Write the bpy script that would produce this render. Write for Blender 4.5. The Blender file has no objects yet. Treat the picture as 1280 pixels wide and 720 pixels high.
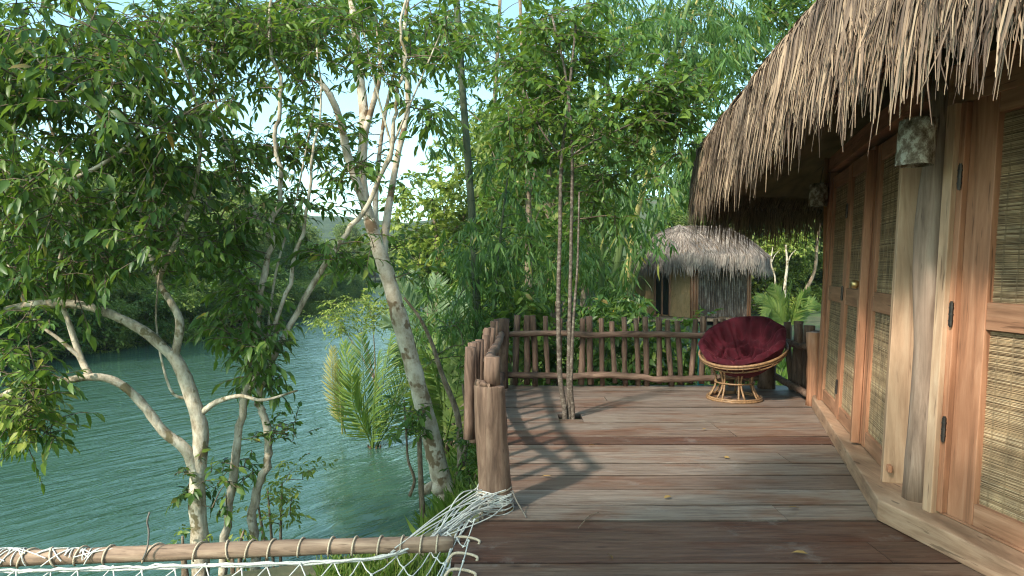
import bpy, math, random
import numpy as np
from mathutils import Vector, Matrix, noise as mnoise

random.seed(7)
rng = np.random.default_rng(11)
SC = bpy.context.scene
COL = SC.collection
R = math.radians

# ------------------------------------------------------------------ camera
EYE = 1.42
FPX = 853.0
PITCH = math.atan(25.0 / FPX)
CP, SP = math.cos(PITCH), math.sin(PITCH)


def at(px, py, Y):
    """World point at depth Y seen at a place of the 1280x720 photograph."""
    a, b = (px - 640.0) / FPX, (360.0 - py) / FPX
    dy, dz = CP + b * SP, b * CP - SP
    k = Y / dy
    return Vector((a * k, Y, EYE + dz * k))


cam_d = bpy.data.cameras.new('camera')
cam = bpy.data.objects.new('camera', cam_d)
COL.objects.link(cam)
cam.location = (0, 0, EYE)
cam.rotation_euler = (math.pi / 2 - PITCH, 0, 0)
cam_d.sensor_width = 36.0
cam_d.lens = 36.0 * FPX / 1280.0
cam_d.clip_start = 0.05
cam_d.clip_end = 3000
SC.camera = cam

# ------------------------------------------------------------------ light
SUN_AZ = R(221)      # compass-like angle from +Y clockwise: where the sun stands (behind, left)
SUN_EL = R(39)
sd = Vector((math.sin(SUN_AZ) * math.cos(SUN_EL), math.cos(SUN_AZ) * math.cos(SUN_EL), math.sin(SUN_EL)))
sun_d = bpy.data.lights.new('sun', 'SUN')
sun_d.energy = 2.15
sun_d.angle = R(3.0)
sun_d.color = (1.0, 0.92, 0.80)
sun = bpy.data.objects.new('sun', sun_d)
COL.objects.link(sun)
sun.rotation_euler = sd.to_track_quat('Z', 'Y').to_euler()
sun.location = (-20, -20, 30)
W = bpy.data.worlds.new('World')
SC.world = W
W.use_nodes = True
wn = W.node_tree
bg = wn.nodes['Background']
sky = wn.nodes.new('ShaderNodeTexSky')
sky.sky_type = 'NISHITA'
sky.sun_disc = False
sky.sun_elevation = SUN_EL
sky.sun_rotation = SUN_AZ
sky.air_density = 0.9
sky.dust_density = 1.3
sky.ozone_density = 0.0
skm = wn.nodes.new('ShaderNodeMix')
skm.data_type = 'RGBA'
skm.blend_type = 'MULTIPLY'
skm.inputs[0].default_value = 1.0
skm.inputs[7].default_value = (0.80, 1.0, 0.86, 1)
wn.links.new(sky.outputs[0], skm.inputs[6])
wn.links.new(skm.outputs[2], bg.inputs[0])
bg.inputs[1].default_value = 0.15
SC.view_settings.view_transform = 'Standard'
SC.view_settings.look = 'None'
SC.view_settings.exposure = 1.6
SC.view_settings.gamma = 1.0
SC.view_settings.use_curve_mapping = False
SC.cycles.filter_width = 1.15
SC.cycles.max_bounces = 6
SC.cycles.diffuse_bounces = 4
SC.cycles.glossy_bounces = 2
SC.cycles.transmission_bounces = 3
SC.cycles.transparent_max_bounces = 4
SC.cycles.caustics_reflective = False
SC.cycles.caustics_refractive = False


# ------------------------------------------------------------------ materials
def nt(name):
    m = bpy.data.materials.new(name)
    m.use_nodes = True
    t = m.node_tree
    b = t.nodes['Principled BSDF']
    return m, t, b


def N(t, kind, **kw):
    n = t.nodes.new(kind)
    for k, v in kw.items():
        if k in n.inputs:
            n.inputs[k].default_value = v
        else:
            setattr(n, k, v)
    return n


def ramp(t, stops, src=None):
    n = t.nodes.new('ShaderNodeValToRGB')
    els = n.color_ramp.elements
    while len(els) > 1:
        els.remove(els[-1])
    els[0].position = stops[0][0]
    els[0].color = (*stops[0][1], 1)
    for p, c in stops[1:]:
        e = els.new(p)
        e.color = (*c, 1)
    if src is not None:
        t.links.new(src, n.inputs[0])
    return n


def coords(t, scale=(1, 1, 1), island=0.0):
    tc = N(t, 'ShaderNodeTexCoord')
    mp = N(t, 'ShaderNodeMapping')
    mp.inputs['Scale'].default_value = scale
    t.links.new(tc.outputs['Object'], mp.inputs[0])
    if island:
        g = N(t, 'ShaderNodeNewGeometry')
        mul = N(t, 'ShaderNodeMath', operation='MULTIPLY')
        mul.inputs[1].default_value = island
        t.links.new(g.outputs['Random Per Island'], mul.inputs[0])
        cx = N(t, 'ShaderNodeCombineXYZ')
        for i in range(3):
            t.links.new(mul.outputs[0], cx.inputs[i])
        t.links.new(cx.outputs[0], mp.inputs['Location'])
    return mp.outputs[0]


def mixc(t, a, b, fac, mode='MIX'):
    m = t.nodes.new('ShaderNodeMix')
    m.data_type = 'RGBA'
    m.blend_type = mode
    for sock, v in ((m.inputs[6], a), (m.inputs[7], b)):
        if hasattr(v, 'links'):
            t.links.new(v, sock)
        else:
            sock.default_value = (*v, 1)
    if hasattr(fac, 'links'):
        t.links.new(fac, m.inputs[0])
    else:
        m.inputs[0].default_value = fac
    return m.outputs[2]


def bump(t, b, h, strength=0.4, dist=0.01):
    n = N(t, 'ShaderNodeBump')
    n.inputs['Strength'].default_value = strength
    n.inputs['Distance'].default_value = dist
    t.links.new(h, n.inputs['Height'])
    t.links.new(n.outputs[0], b.inputs['Normal'])


def wood(name, dark, mid, light, scale, rough=0.65, attr=False, blotch=0.35, bstr=0.5, spec=0.3, tint=None):
    """Long grained timber; scale stretches the grain along one axis."""
    m, t, b = nt(name)
    c = coords(t, scale, 9.0)
    n1 = N(t, 'ShaderNodeTexNoise', Scale=1.0, Detail=7.0, Roughness=0.65, Distortion=0.6)
    t.links.new(c, n1.inputs['Vector'])
    r1 = ramp(t, [(0.28, dark), (0.5, mid), (0.72, light)], n1.outputs[0])
    c2 = coords(t, tuple(1.2 if s < 5 else 4 for s in scale), 3.0)
    n2 = N(t, 'ShaderNodeTexNoise', Scale=1.6, Detail=4.0, Roughness=0.6)
    t.links.new(c2, n2.inputs['Vector'])
    r2 = ramp(t, [(0.35, (0.45, 0.42, 0.40)), (0.65, (1.15, 1.12, 1.1))], n2.outputs[0])
    col = mixc(t, r1.outputs[0], r2.outputs[0], blotch, 'MULTIPLY')
    g = N(t, 'ShaderNodeNewGeometry')
    if tint:
        rt = ramp(t, tint, g.outputs['Random Per Island'])
        col = mixc(t, col, rt.outputs[0], 0.8, 'MULTIPLY')
    if attr:
        a = N(t, 'ShaderNodeAttribute')
        a.attribute_name = 'tone'
        col = mixc(t, col, a.outputs['Color'], 1.0, 'MULTIPLY')
    # thin dark checks along the grain
    n3 = N(t, 'ShaderNodeTexNoise', Scale=2.2, Detail=3.0, Roughness=0.5)
    t.links.new(c, n3.inputs['Vector'])
    r3 = ramp(t, [(0.30, (0.25, 0.22, 0.20)), (0.36, (1, 1, 1))], n3.outputs[0])
    col = mixc(t, col, r3.outputs[0], 0.7, 'MULTIPLY')
    t.links.new(col, b.inputs['Base Color'])
    b.inputs['Roughness'].default_value = rough
    b.inputs['Specular IOR Level'].default_value = spec
    bump(t, b, n1.outputs[0], bstr, 0.006)
    return m


def bark(name, stops, sc=9.0, zs=0.5, bstr=0.8, spots=None):
    m, t, b = nt(name)
    c = coords(t, (1, 1, zs), 5.0)
    n1 = N(t, 'ShaderNodeTexNoise', Scale=sc, Detail=6.0, Roughness=0.7)
    t.links.new(c, n1.inputs['Vector'])
    r1 = ramp(t, stops, n1.outputs[0])
    col = r1.outputs[0]
    if spots:
        c2 = coords(t, (1, 1, 0.8))
        n2 = N(t, 'ShaderNodeTexNoise', Scale=spots[1], Detail=3.0, Roughness=0.6)
        t.links.new(c2, n2.inputs['Vector'])
        r2 = ramp(t, [(spots[2], (0, 0, 0)), (spots[2] + 0.05, (1, 1, 1))], n2.outputs[0])
        col = mixc(t, col, spots[0], r2.outputs[0])
    t.links.new(col, b.inputs['Base Color'])
    b.inputs['Roughness'].default_value = 0.85
    b.inputs['Specular IOR Level'].default_value = 0.15
    bump(t, b, n1.outputs[0], bstr, 0.02)
    return m


def leafmat(name, stops, trans=0.35, rough=0.38, tcol=(0.30, 0.46, 0.03), spec=0.32):
    m, t, b = nt(name)
    g = N(t, 'ShaderNodeNewGeometry')
    r1 = ramp(t, stops, g.outputs['Random Per Island'])
    c = coords(t, (1, 1, 1))
    n1 = N(t, 'ShaderNodeTexNoise', Scale=1.7, Detail=2.0)
    t.links.new(c, n1.inputs['Vector'])
    r2 = ramp(t, [(0.35, (0.72, 0.78, 0.8)), (0.65, (1.2, 1.12, 0.95))], n1.outputs[0])
    col = mixc(t, r1.outputs[0], r2.outputs[0], 0.8, 'MULTIPLY')
    t.links.new(col, b.inputs['Base Color'])
    b.inputs['Roughness'].default_value = rough
    b.inputs['Specular IOR Level'].default_value = spec
    tr = N(t, 'ShaderNodeBsdfTranslucent')
    tc = mixc(t, col, tcol, 0.45)
    t.links.new(tc, tr.inputs[0])
    mx = N(t, 'ShaderNodeMixShader')
    mx.inputs[0].default_value = trans
    t.links.new(b.outputs[0], mx.inputs[1])
    t.links.new(tr.outputs[0], mx.inputs[2])
    t.links.new(mx.outputs[0], t.nodes['Material Output'].inputs[0])
    return m


def plain(name, col, rough=0.6, metal=0.0, sc=30.0, var=0.3, bstr=0.2, spec=0.4):
    m, t, b = nt(name)
    c = coords(t)
    n1 = N(t, 'ShaderNodeTexNoise', Scale=sc, Detail=4.0)
    t.links.new(c, n1.inputs['Vector'])
    lo = tuple(x * (1 - var) for x in col)
    hi = tuple(min(1, x * (1 + var)) for x in col)
    r1 = ramp(t, [(0.3, lo), (0.7, hi)], n1.outputs[0])
    t.links.new(r1.outputs[0], b.inputs['Base Color'])
    b.inputs['Roughness'].default_value = rough
    b.inputs['Metallic'].default_value = metal
    b.inputs['Specular IOR Level'].default_value = spec
    bump(t, b, n1.outputs[0], bstr, 0.004)
    return m


def straw(name, stops, sc=3.0):
    m, t, b = nt(name)
    g = N(t, 'ShaderNodeNewGeometry')
    r1 = ramp(t, stops, g.outputs['Random Per Island'])
    c = coords(t)
    n1 = N(t, 'ShaderNodeTexNoise', Scale=sc, Detail=3.0)
    t.links.new(c, n1.inputs['Vector'])
    r2 = ramp(t, [(0.3, (0.55, 0.54, 0.55)), (0.7, (1.15, 1.1, 1.05))], n1.outputs[0])
    col = mixc(t, r1.outputs[0], r2.outputs[0], 0.9, 'MULTIPLY')
    t.links.new(col, b.inputs['Base Color'])
    b.inputs['Roughness'].default_value = 0.75
    b.inputs['Specular IOR Level'].default_value = 0.2
    return m


MT = {}


def deck_mat():
    m, t, b = nt('deck_timber')
    c = coords(t, (2.2, 30, 30), 11.0)
    n1 = N(t, 'ShaderNodeTexNoise', Scale=1.0, Detail=9.0, Roughness=0.7, Distortion=1.1)
    t.links.new(c, n1.inputs['Vector'])
    r1 = ramp(t, [(0.24, (0.045, 0.030, 0.023)), (0.45, (0.150, 0.113, 0.092)), (0.62, (0.220, 0.178, 0.150)), (0.8, (0.31, 0.262, 0.228))], n1.outputs[0])
    col = r1.outputs[0]
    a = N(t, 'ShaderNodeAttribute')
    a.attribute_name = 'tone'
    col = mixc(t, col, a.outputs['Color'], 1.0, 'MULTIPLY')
    # brown patches where the grey weathering has worn off
    c2 = coords(t, (0.9, 2.6, 2.6), 5.0)
    n2 = N(t, 'ShaderNodeTexNoise', Scale=1.6, Detail=6.0, Roughness=0.65)
    t.links.new(c2, n2.inputs['Vector'])
    r2 = ramp(t, [(0.48, (0, 0, 0)), (0.66, (1, 1, 1))], n2.outputs[0])
    col = mixc(t, col, mixc(t, col, (0.80, 0.56, 0.44), 1.0, 'MULTIPLY'), r2.outputs[0])
    # fine dark checks and saw lines
    c3 = coords(t, (2.4, 52, 52), 17.0)
    n3 = N(t, 'ShaderNodeTexNoise', Scale=1.0, Detail=4.0, Roughness=0.6)
    t.links.new(c3, n3.inputs['Vector'])
    r3 = ramp(t, [(0.30, (0.30, 0.26, 0.24)), (0.42, (1, 1, 1))], n3.outputs[0])
    col = mixc(t, col, r3.outputs[0], 0.75, 'MULTIPLY')
    # knots
    c4 = coords(t, (1.0, 2.6, 2.6), 7.0)
    v = N(t, 'ShaderNodeTexVoronoi', Scale=1.5)
    t.links.new(c4, v.inputs['Vector'])
    r4 = ramp(t, [(0.03, (0.22, 0.16, 0.13)), (0.085, (1, 1, 1))], v.outputs['Distance'])
    col = mixc(t, col, r4.outputs[0], 0.85, 'MULTIPLY')
    # pale dusty scuffs
    n5 = N(t, 'ShaderNodeTexNoise', Scale=3.1, Detail=8.0, Roughness=0.75)
    t.links.new(coords(t, (1, 1, 1), 2.0), n5.inputs['Vector'])
    r5 = ramp(t, [(0.58, (0, 0, 0)), (0.72, (0.35, 0.35, 0.35))], n5.outputs[0])
    col = mixc(t, col, (0.36, 0.33, 0.30), r5.outputs[0])
    t.links.new(col, b.inputs['Base Color'])
    rr = ramp(t, [(0.3, (0.42, 0.42, 0.42)), (0.7, (0.68, 0.68, 0.68))], n2.outputs[0])
    t.links.new(rr.outputs[0], b.inputs['Roughness'])
    b.inputs['Specular IOR Level'].default_value = 0.35
    bump(t, b, n1.outputs[0], 0.6, 0.006)
    return m


MT['deck'] = deck_mat()
MT['red'] = wood('red_timber', (0.20, 0.095, 0.055), (0.39, 0.185, 0.105), (0.53, 0.285, 0.175), (18, 18, 1.3), 0.5, blotch=0.4, bstr=0.25,
                 tint=[(0, (0.85, 0.8, 0.75)), (0.5, (1, 1, 1)), (1, (1.15, 1.2, 1.25))])
MT['redh'] = wood('red_timber_level', (0.20, 0.095, 0.055), (0.36, 0.185, 0.11), (0.50, 0.285, 0.18), (4, 1.3, 20), 0.5, blotch=0.4, bstr=0.25,
                  tint=[(0, (0.85, 0.8, 0.75)), (0.5, (1, 1, 1)), (1, (1.1, 1.15, 1.2))])
MT['pale'] = wood('pale_timber', (0.26, 0.155, 0.095), (0.46, 0.295, 0.19), (0.58, 0.42, 0.29), (18, 18, 1.4), 0.55, blotch=0.35, bstr=0.25)
MT['plinth'] = wood('plinth_timber', (0.22, 0.125, 0.078), (0.39, 0.245, 0.16), (0.53, 0.37, 0.26), (7, 1.8, 18), 0.6, blotch=0.6, bstr=0.3)
MT['grey'] = wood('weathered_timber', (0.13, 0.086, 0.062), (0.28, 0.195, 0.145), (0.42, 0.325, 0.255), (20, 20, 1.4), 0.75, blotch=0.4, bstr=0.6)
MT['post'] = wood('debarked_post', (0.085, 0.05, 0.035), (0.215, 0.135, 0.095), (0.34, 0.24, 0.175), (26, 26, 2.6), 0.75, blotch=0.8, bstr=0.9)
MT['picket'] = wood('picket_wood', (0.06, 0.036, 0.026), (0.155, 0.098, 0.072), (0.27, 0.185, 0.14), (24, 24, 4.0), 0.8, blotch=0.8, bstr=1.0,
                    tint=[(0, (0.7, 0.68, 0.66)), (0.5, (1, 1, 1)), (1, (1.25, 1.2, 1.15))])
MT['rail'] = wood('rail_wood', (0.06, 0.036, 0.026), (0.165, 0.105, 0.078), (0.28, 0.195, 0.145), (4, 24, 24), 0.75, blotch=0.8, bstr=1.0)
MT['log'] = wood('hammock_log', (0.11, 0.07, 0.05), (0.27, 0.18, 0.125), (0.41, 0.30, 0.215), (3, 26, 26), 0.75, blotch=0.5, bstr=0.6)
MT['barkw'] = bark('pale_bark', [(0.3, (0.24, 0.17, 0.11)), (0.46, (0.48, 0.39, 0.29)), (0.6, (0.66, 0.58, 0.47))], 7.0, 0.7, 0.9, ((0.22, 0.15, 0.09), 5.5, 0.56))
MT['barkl'] = bark('tan_bark', [(0.3, (0.16, 0.12, 0.075)), (0.46, (0.42, 0.35, 0.26)), (0.62, (0.62, 0.55, 0.44))], 14.0, 0.5, 0.8, ((0.20, 0.16, 0.09), 8.0, 0.56))
MT['barkb'] = bark('brown_bark', [(0.3, (0.08, 0.055, 0.035)), (0.5, (0.20, 0.145, 0.10)), (0.65, (0.34, 0.27, 0.20))], 18.0, 0.4, 0.8)
MT['twig'] = bark('twig_bark', [(0.3, (0.06, 0.045, 0.03)), (0.6, (0.17, 0.13, 0.09))], 20.0)
MT['barkd2'] = bark('wet_dark_bark', [(0.3, (0.03, 0.022, 0.014)), (0.6, (0.09, 0.065, 0.04))], 12.0)
MT['barks'] = bark('sapling_bark', [(0.3, (0.045, 0.035, 0.028)), (0.5, (0.115, 0.09, 0.072)), (0.68, (0.26, 0.225, 0.185))], 22.0, 1.6, 0.7)
MT['barkd'] = bark('lichen_bark', [(0.36, (0.10, 0.075, 0.05)), (0.50, (0.27, 0.225, 0.175)), (0.58, (0.55, 0.53, 0.46))], 20.0, 0.9, 1.0)
MT['culm'] = bark('green_culm', [(0.3, (0.05, 0.085, 0.03)), (0.6, (0.12, 0.17, 0.06))], 5.0, 0.3, 0.15)
MT['culmd'] = bark('dark_culm', [(0.3, (0.035, 0.05, 0.03)), (0.6, (0.10, 0.115, 0.07))], 7.0, 0.3, 0.3)
MT['culmy'] = bark('yellow_culm', [(0.3, (0.25, 0.20, 0.06)), (0.6, (0.42, 0.36, 0.14))], 5.0, 0.3, 0.15)
G1, G2, G3 = (0.028, 0.062, 0.020), (0.052, 0.110, 0.026), (0.105, 0.165, 0.032)
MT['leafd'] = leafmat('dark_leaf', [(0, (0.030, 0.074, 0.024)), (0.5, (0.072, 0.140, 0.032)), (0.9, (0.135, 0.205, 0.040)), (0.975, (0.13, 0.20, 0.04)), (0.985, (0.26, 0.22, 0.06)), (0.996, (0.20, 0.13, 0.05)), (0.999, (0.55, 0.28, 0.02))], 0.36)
MT['leafm'] = leafmat('mid_leaf', [(0, (0.040, 0.085, 0.024)), (0.45, (0.085, 0.165, 0.036)), (0.965, (0.165, 0.25, 0.05)), (1, (0.34, 0.29, 0.06))], 0.40)
MT['leafy'] = leafmat('yellow_green_leaf', [(0, (0.14, 0.20, 0.045)), (0.5, (0.23, 0.29, 0.06)), (1, (0.33, 0.37, 0.09))], 0.4, 0.5)
MT['leafb'] = leafmat('bamboo_leaf', [(0, (0.04, 0.095, 0.034)), (0.5, (0.085, 0.175, 0.05)), (0.95, (0.15, 0.25, 0.075)), (1, (0.34, 0.28, 0.08))], 0.40, 0.42)
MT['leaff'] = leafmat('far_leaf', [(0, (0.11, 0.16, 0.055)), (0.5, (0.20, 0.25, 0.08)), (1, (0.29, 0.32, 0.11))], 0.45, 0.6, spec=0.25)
MT['palm'] = leafmat('palm_leaf', [(0, (0.10, 0.17, 0.04)), (0.6, (0.18, 0.26, 0.06)), (1, (0.28, 0.33, 0.09))], 0.42, 0.4)
MT['palmy'] = leafmat('yellowed_palm_leaf', [(0, (0.22, 0.21, 0.06)), (1, (0.40, 0.36, 0.12))], 0.35, 0.5)
MT['palmb'] = leafmat('dull_palm_leaf', [(0, (0.09, 0.15, 0.07)), (1, (0.20, 0.27, 0.15))], 0.35, 0.35)
MT['grass'] = leafmat('grass_blade', [(0, (0.06, 0.12, 0.02)), (0.7, (0.14, 0.22, 0.04)), (1, (0.28, 0.30, 0.08))], 0.4, 0.5)
MT['deadleaf'] = straw('dead_leaf', [(0, (0.20, 0.11, 0.04)), (1, (0.40, 0.27, 0.10))])
MT['thatch'] = straw('thatch_straw', [(0, (0.075, 0.05, 0.037)), (0.3, (0.17, 0.12, 0.09)), (0.5, (0.25, 0.178, 0.13)), (0.8, (0.33, 0.235, 0.163)), (1, (0.45, 0.335, 0.23))], 1.6)
MT['thatchd'] = straw('thatch_core', [(0, (0.19, 0.13, 0.08)), (1, (0.26, 0.18, 0.115))], 6.0)
MT['thatchg'] = straw('grey_thatch', [(0, (0.15, 0.12, 0.10)), (0.5, (0.26, 0.215, 0.185)), (1, (0.40, 0.34, 0.29))], 1.2)
MT['reed'] = straw('reed_slat', [(0, (0.15, 0.098, 0.056)), (0.12, (0.27, 0.185, 0.108)), (0.6, (0.41, 0.295, 0.175)), (1, (0.54, 0.42, 0.27))], 9.0)
MT['cord'] = plain('dark_cord', (0.20, 0.145, 0.085), 0.9)
MT['backing'] = plain('dark_backing', (0.09, 0.06, 0.035), 0.9)
MT['rope'] = plain('white_rope', (0.55, 0.54, 0.50), 0.8, sc=120, var=0.2, bstr=0.6)
MT['ropet'] = plain('tan_rope', (0.50, 0.40, 0.29), 0.85, sc=120, var=0.25, bstr=0.6)
MT['roped'] = plain('grey_cord', (0.16, 0.14, 0.12), 0.85)
MT['rattan'] = plain('rattan', (0.22, 0.125, 0.062), 0.5, sc=40, var=0.4, bstr=0.15)
MT['iron'] = plain('dark_hinge_metal', (0.06, 0.05, 0.045), 0.4, 0.8)
MT['brass'] = plain('worn_brass', (0.50, 0.36, 0.16), 0.35, 0.9)
MT['teal'] = plain('teal_paint', (0.03, 0.30, 0.30), 0.5, var=0.2)
MT['glass'] = plain('dark_window_glass', (0.03, 0.035, 0.035), 0.08, var=0.1, bstr=0.0, spec=0.6)
MT['slat'] = bark('dark_bamboo_cladding', [(0.3, (0.045, 0.032, 0.025)), (0.5, (0.135, 0.10, 0.08)), (0.66, (0.33, 0.28, 0.24))], 5.0, 0.5, 0.3)
MT['mat'] = wood('split_bamboo_mat', (0.50, 0.33, 0.18), (0.66, 0.45, 0.25), (0.74, 0.54, 0.33), (12, 12, 3), 0.7)


def cushion_mat():
    m, t, b = nt('maroon_cloth')
    c = coords(t)
    n1 = N(t, 'ShaderNodeTexNoise', Scale=14.0, Detail=4.0)
    t.links.new(c, n1.inputs['Vector'])
    r1 = ramp(t, [(0.3, (0.026, 0.0016, 0.005)), (0.7, (0.052, 0.003, 0.009))], n1.outputs[0])
    t.links.new(r1.outputs[0], b.inputs['Base Color'])
    b.inputs['Roughness'].default_value = 0.85
    b.inputs['Sheen Weight'].default_value = 0.15
    b.inputs['Sheen Tint'].default_value = (0.7, 0.15, 0.2, 1)
    b.inputs['Specular IOR Level'].default_value = 0.2
    n2 = N(t, 'ShaderNodeTexNoise', Scale=45.0, Detail=3.0)
    t.links.new(c, n2.inputs['Vector'])
    bump(t, b, n2.outputs[0], 0.35, 0.01)
    return m


MT['cushion'] = cushion_mat()


def water_mat():
    m, t, b = nt('river_water')
    b.inputs['Base Color'].default_value = (0.040, 0.092, 0.062, 1)
    b.inputs['Roughness'].default_value = 0.05
    b.inputs['IOR'].default_value = 1.33
    c = coords(t, (1.0, 1.0, 1.0))
    mp = N(t, 'ShaderNodeMapping')
    mp0 = N(t, 'ShaderNodeMapping')
    mp0.inputs['Rotation'].default_value = (0, 0, R(-52))
    t.links.new(c, mp0.inputs[0])
    mp.inputs['Scale'].default_value = (0.75, 3.0, 1)
    t.links.new(mp0.outputs[0], mp.inputs[0])
    n1 = N(t, 'ShaderNodeTexNoise', Scale=1.5, Detail=4.0, Roughness=0.55, Distortion=0.5)
    t.links.new(mp.outputs[0], n1.inputs['Vector'])
    n2 = N(t, 'ShaderNodeTexNoise', Scale=0.35, Detail=2.0)
    t.links.new(c, n2.inputs['Vector'])
    ad = N(t, 'ShaderNodeMath', operation='MULTIPLY')
    t.links.new(n1.outputs[0], ad.inputs[0])
    rr = ramp(t, [(0.3, (0.45, 0.45, 0.45)), (0.7, (1, 1, 1))], n2.outputs[0])
    t.links.new(rr.outputs[0], ad.inputs[1])
    bump(t, b, ad.outputs[0], 0.6, 0.12)
    return m


MT['water'] = water_mat()


def ground_mat():
    m, t, b = nt('leafy_soil')
    c = coords(t)
    n1 = N(t, 'ShaderNodeTexNoise', Scale=2.5, Detail=8.0, Roughness=0.7)
    t.links.new(c, n1.inputs['Vector'])
    r1 = ramp(t, [(0.3, (0.030, 0.045, 0.016)), (0.5, (0.075, 0.075, 0.035)), (0.68, (0.17, 0.12, 0.075))], n1.outputs[0])
    n2 = N(t, 'ShaderNodeTexNoise', Scale=0.25, Detail=5.0)
    t.links.new(c, n2.inputs['Vector'])
    r2 = ramp(t, [(0.42, (0, 0, 0)), (0.6, (1, 1, 1))], n2.outputs[0])
    col = mixc(t, r1.outputs[0], (0.06, 0.10, 0.028), r2.outputs[0])
    t.links.new(col, b.inputs['Base Color'])
    b.inputs['Roughness'].default_value = 0.95
    bump(t, b, n1.outputs[0], 0.8, 0.06)
    return m


MT['ground'] = ground_mat()


def hill_mat():
    m, t, b = nt('forested_hill')
    c = coords(t)
    n1 = N(t, 'ShaderNodeTexNoise', Scale=0.16, Detail=8.0, Roughness=0.75)
    t.links.new(c, n1.inputs['Vector'])
    r1 = ramp(t, [(0.3, (0.018, 0.036, 0.018)), (0.5, (0.045, 0.075, 0.03)), (0.7, (0.085, 0.115, 0.045))], n1.outputs[0])
    t.links.new(r1.outputs[0], b.inputs['Base Color'])
    b.inputs['Roughness'].default_value = 0.95
    bump(t, b, n1.outputs[0], 1.0, 2.5)
    return m


MT['hill'] = hill_mat()

# ------------------------------------------------------------------ mesh tools
ORIG = {}


class MB:
    """Collects numpy vertex / face blocks and links them as one mesh object."""

    def __init__(self):
        self.v, self.f, self.n, self.c = [], {3: [], 4: []}, 0, []
        self.ng = []

    def add(self, verts, faces):
        verts = np.asarray(verts, dtype=np.float64).reshape(-1, 3)
        for f in faces:
            f = np.asarray(f, dtype=np.int64)
            if f.size:
                self.f[f.shape[1]].append(f + self.n)
        self.v.append(verts)
        self.n += len(verts)

    def ngon(self, idx):
        self.ng.append(np.asarray(idx) + self.n)

    def box(self, lo, hi, fn=None, tone=None):
        x0, y0, z0 = lo
        x1, y1, z1 = hi
        vs = [(x0, y0, z0), (x1, y0, z0), (x1, y1, z0), (x0, y1, z0), (x0, y0, z1), (x1, y0, z1), (x1, y1, z1), (x0, y1, z1)]
        if fn:
            vs = [fn(*p) for p in vs]
        self.add(vs, [[(0, 3, 2, 1), (4, 5, 6, 7), (0, 1, 5, 4), (1, 2, 6, 5), (2, 3, 7, 6), (3, 0, 4, 7)]])
        if tone is not None:
            self.c += [tone] * 8

    def tube(self, pts, rad, sides=8, cap=True, rough=0.0, flat=1.0):
        P = np.asarray([tuple(p) for p in pts], dtype=float)
        n = len(P)
        r = np.asarray(rad, dtype=float) if np.ndim(rad) else np.full(n, float(rad))
        T = np.gradient(P, axis=0)
        T /= np.linalg.norm(T, axis=1)[:, None] + 1e-9
        ref = np.array([0., 0., 1.]) if abs(T[0][2]) < 0.9 else np.array([1., 0., 0.])
        A = np.cross(T[0], ref)
        A /= np.linalg.norm(A)
        rings = []
        ang = np.arange(sides) * 2 * np.pi / sides
        for i in range(n):
            A = A - T[i] * np.dot(A, T[i])
            A /= np.linalg.norm(A) + 1e-9
            B = np.cross(T[i], A)
            rr = r[i] * (1 + (rng.uniform(-rough, rough, sides) if rough else 0))
            rings.append(P[i] + (np.cos(ang) * rr)[:, None] * A + (np.sin(ang) * rr * flat)[:, None] * B)
        V = np.concatenate(rings)
        i = np.arange(n - 1)[:, None] * sides
        j = np.arange(sides)[None, :]
        k = (j + 1) % sides
        F = np.stack([i + j, i + k, i + sides + k, i + sides + j], -1).reshape(-1, 4)
        if cap:
            b = len(V)
            V = np.concatenate([V, P[:1], P[-1:]])
            jj = np.arange(sides)
            kk = (jj + 1) % sides
            c0 = np.stack([np.full(sides, b), kk, jj], -1)
            o = (n - 1) * sides
            c1 = np.stack([np.full(sides, b + 1), o + jj, o + kk], -1)
            self.add(V, [F, np.concatenate([c0, c1])])
        else:
            self.add(V, [F])

    def build(self, name, mat, parent=None, smooth=False, bevel=0.0, seg=2, second=None):
        if second:
            n0 = [sum(len(b) for b in self.f[k]) for k in (3, 4)]
            base = self.n
            self.v += second[0].v
            for k in (3, 4):
                self.f[k] += [b + base for b in second[0].f[k]]
            self.n += second[0].n
        me = bpy.data.meshes.new(name)
        V = np.concatenate(self.v) if self.v else np.zeros((0, 3))
        if parent is not None:
            V = V - np.array(ORIG[parent.name])
        blocks = [np.concatenate(self.f[k]) for k in (3, 4) if self.f[k]]
        nf = sum(len(b) for b in blocks)
        nl = sum(b.size for b in blocks)
        me.vertices.add(len(V))
        me.vertices.foreach_set('co', V.astype(np.float32).ravel())
        me.loops.add(nl)
        me.polygons.add(nf)
        me.loops.foreach_set('vertex_index', np.concatenate([b.ravel() for b in blocks]).astype(np.int32))
        sizes = np.concatenate([np.full(len(b), b.shape[1]) for b in blocks])
        starts = np.concatenate([[0], np.cumsum(sizes)[:-1]])
        me.polygons.foreach_set('loop_start', starts.astype(np.int32))
        me.polygons.foreach_set('use_smooth', np.full(nf, bool(smooth)))
        if self.c:
            at_ = me.color_attributes.new('tone', 'FLOAT_COLOR', 'POINT')
            at_.data.foreach_set('color', np.asarray(self.c, dtype=np.float32).ravel())
        me.update(calc_edges=True)
        me.validate()
        me.materials.append(mat)
        if second:
            me.materials.append(second[1])
            idx = np.concatenate([np.arange(sum(len(b) for b in self.f[k])) >= n for k, n in zip((3, 4), n0)]).astype(np.int32)
            if len(idx) == len(me.polygons):
                me.polygons.foreach_set('material_index', idx)
        o = bpy.data.objects.new(name, me)
        COL.objects.link(o)
        if parent is not None:
            o.parent = parent
            ORIG[o.name] = ORIG[parent.name]
        else:
            ORIG[o.name] = (0, 0, 0)
        if bevel:
            md = o.modifiers.new('soft_edges', 'BEVEL')
            md.width = bevel
            md.segments = seg
            md.limit_method = 'ANGLE'
            md.angle_limit = R(40)
        return o


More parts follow.
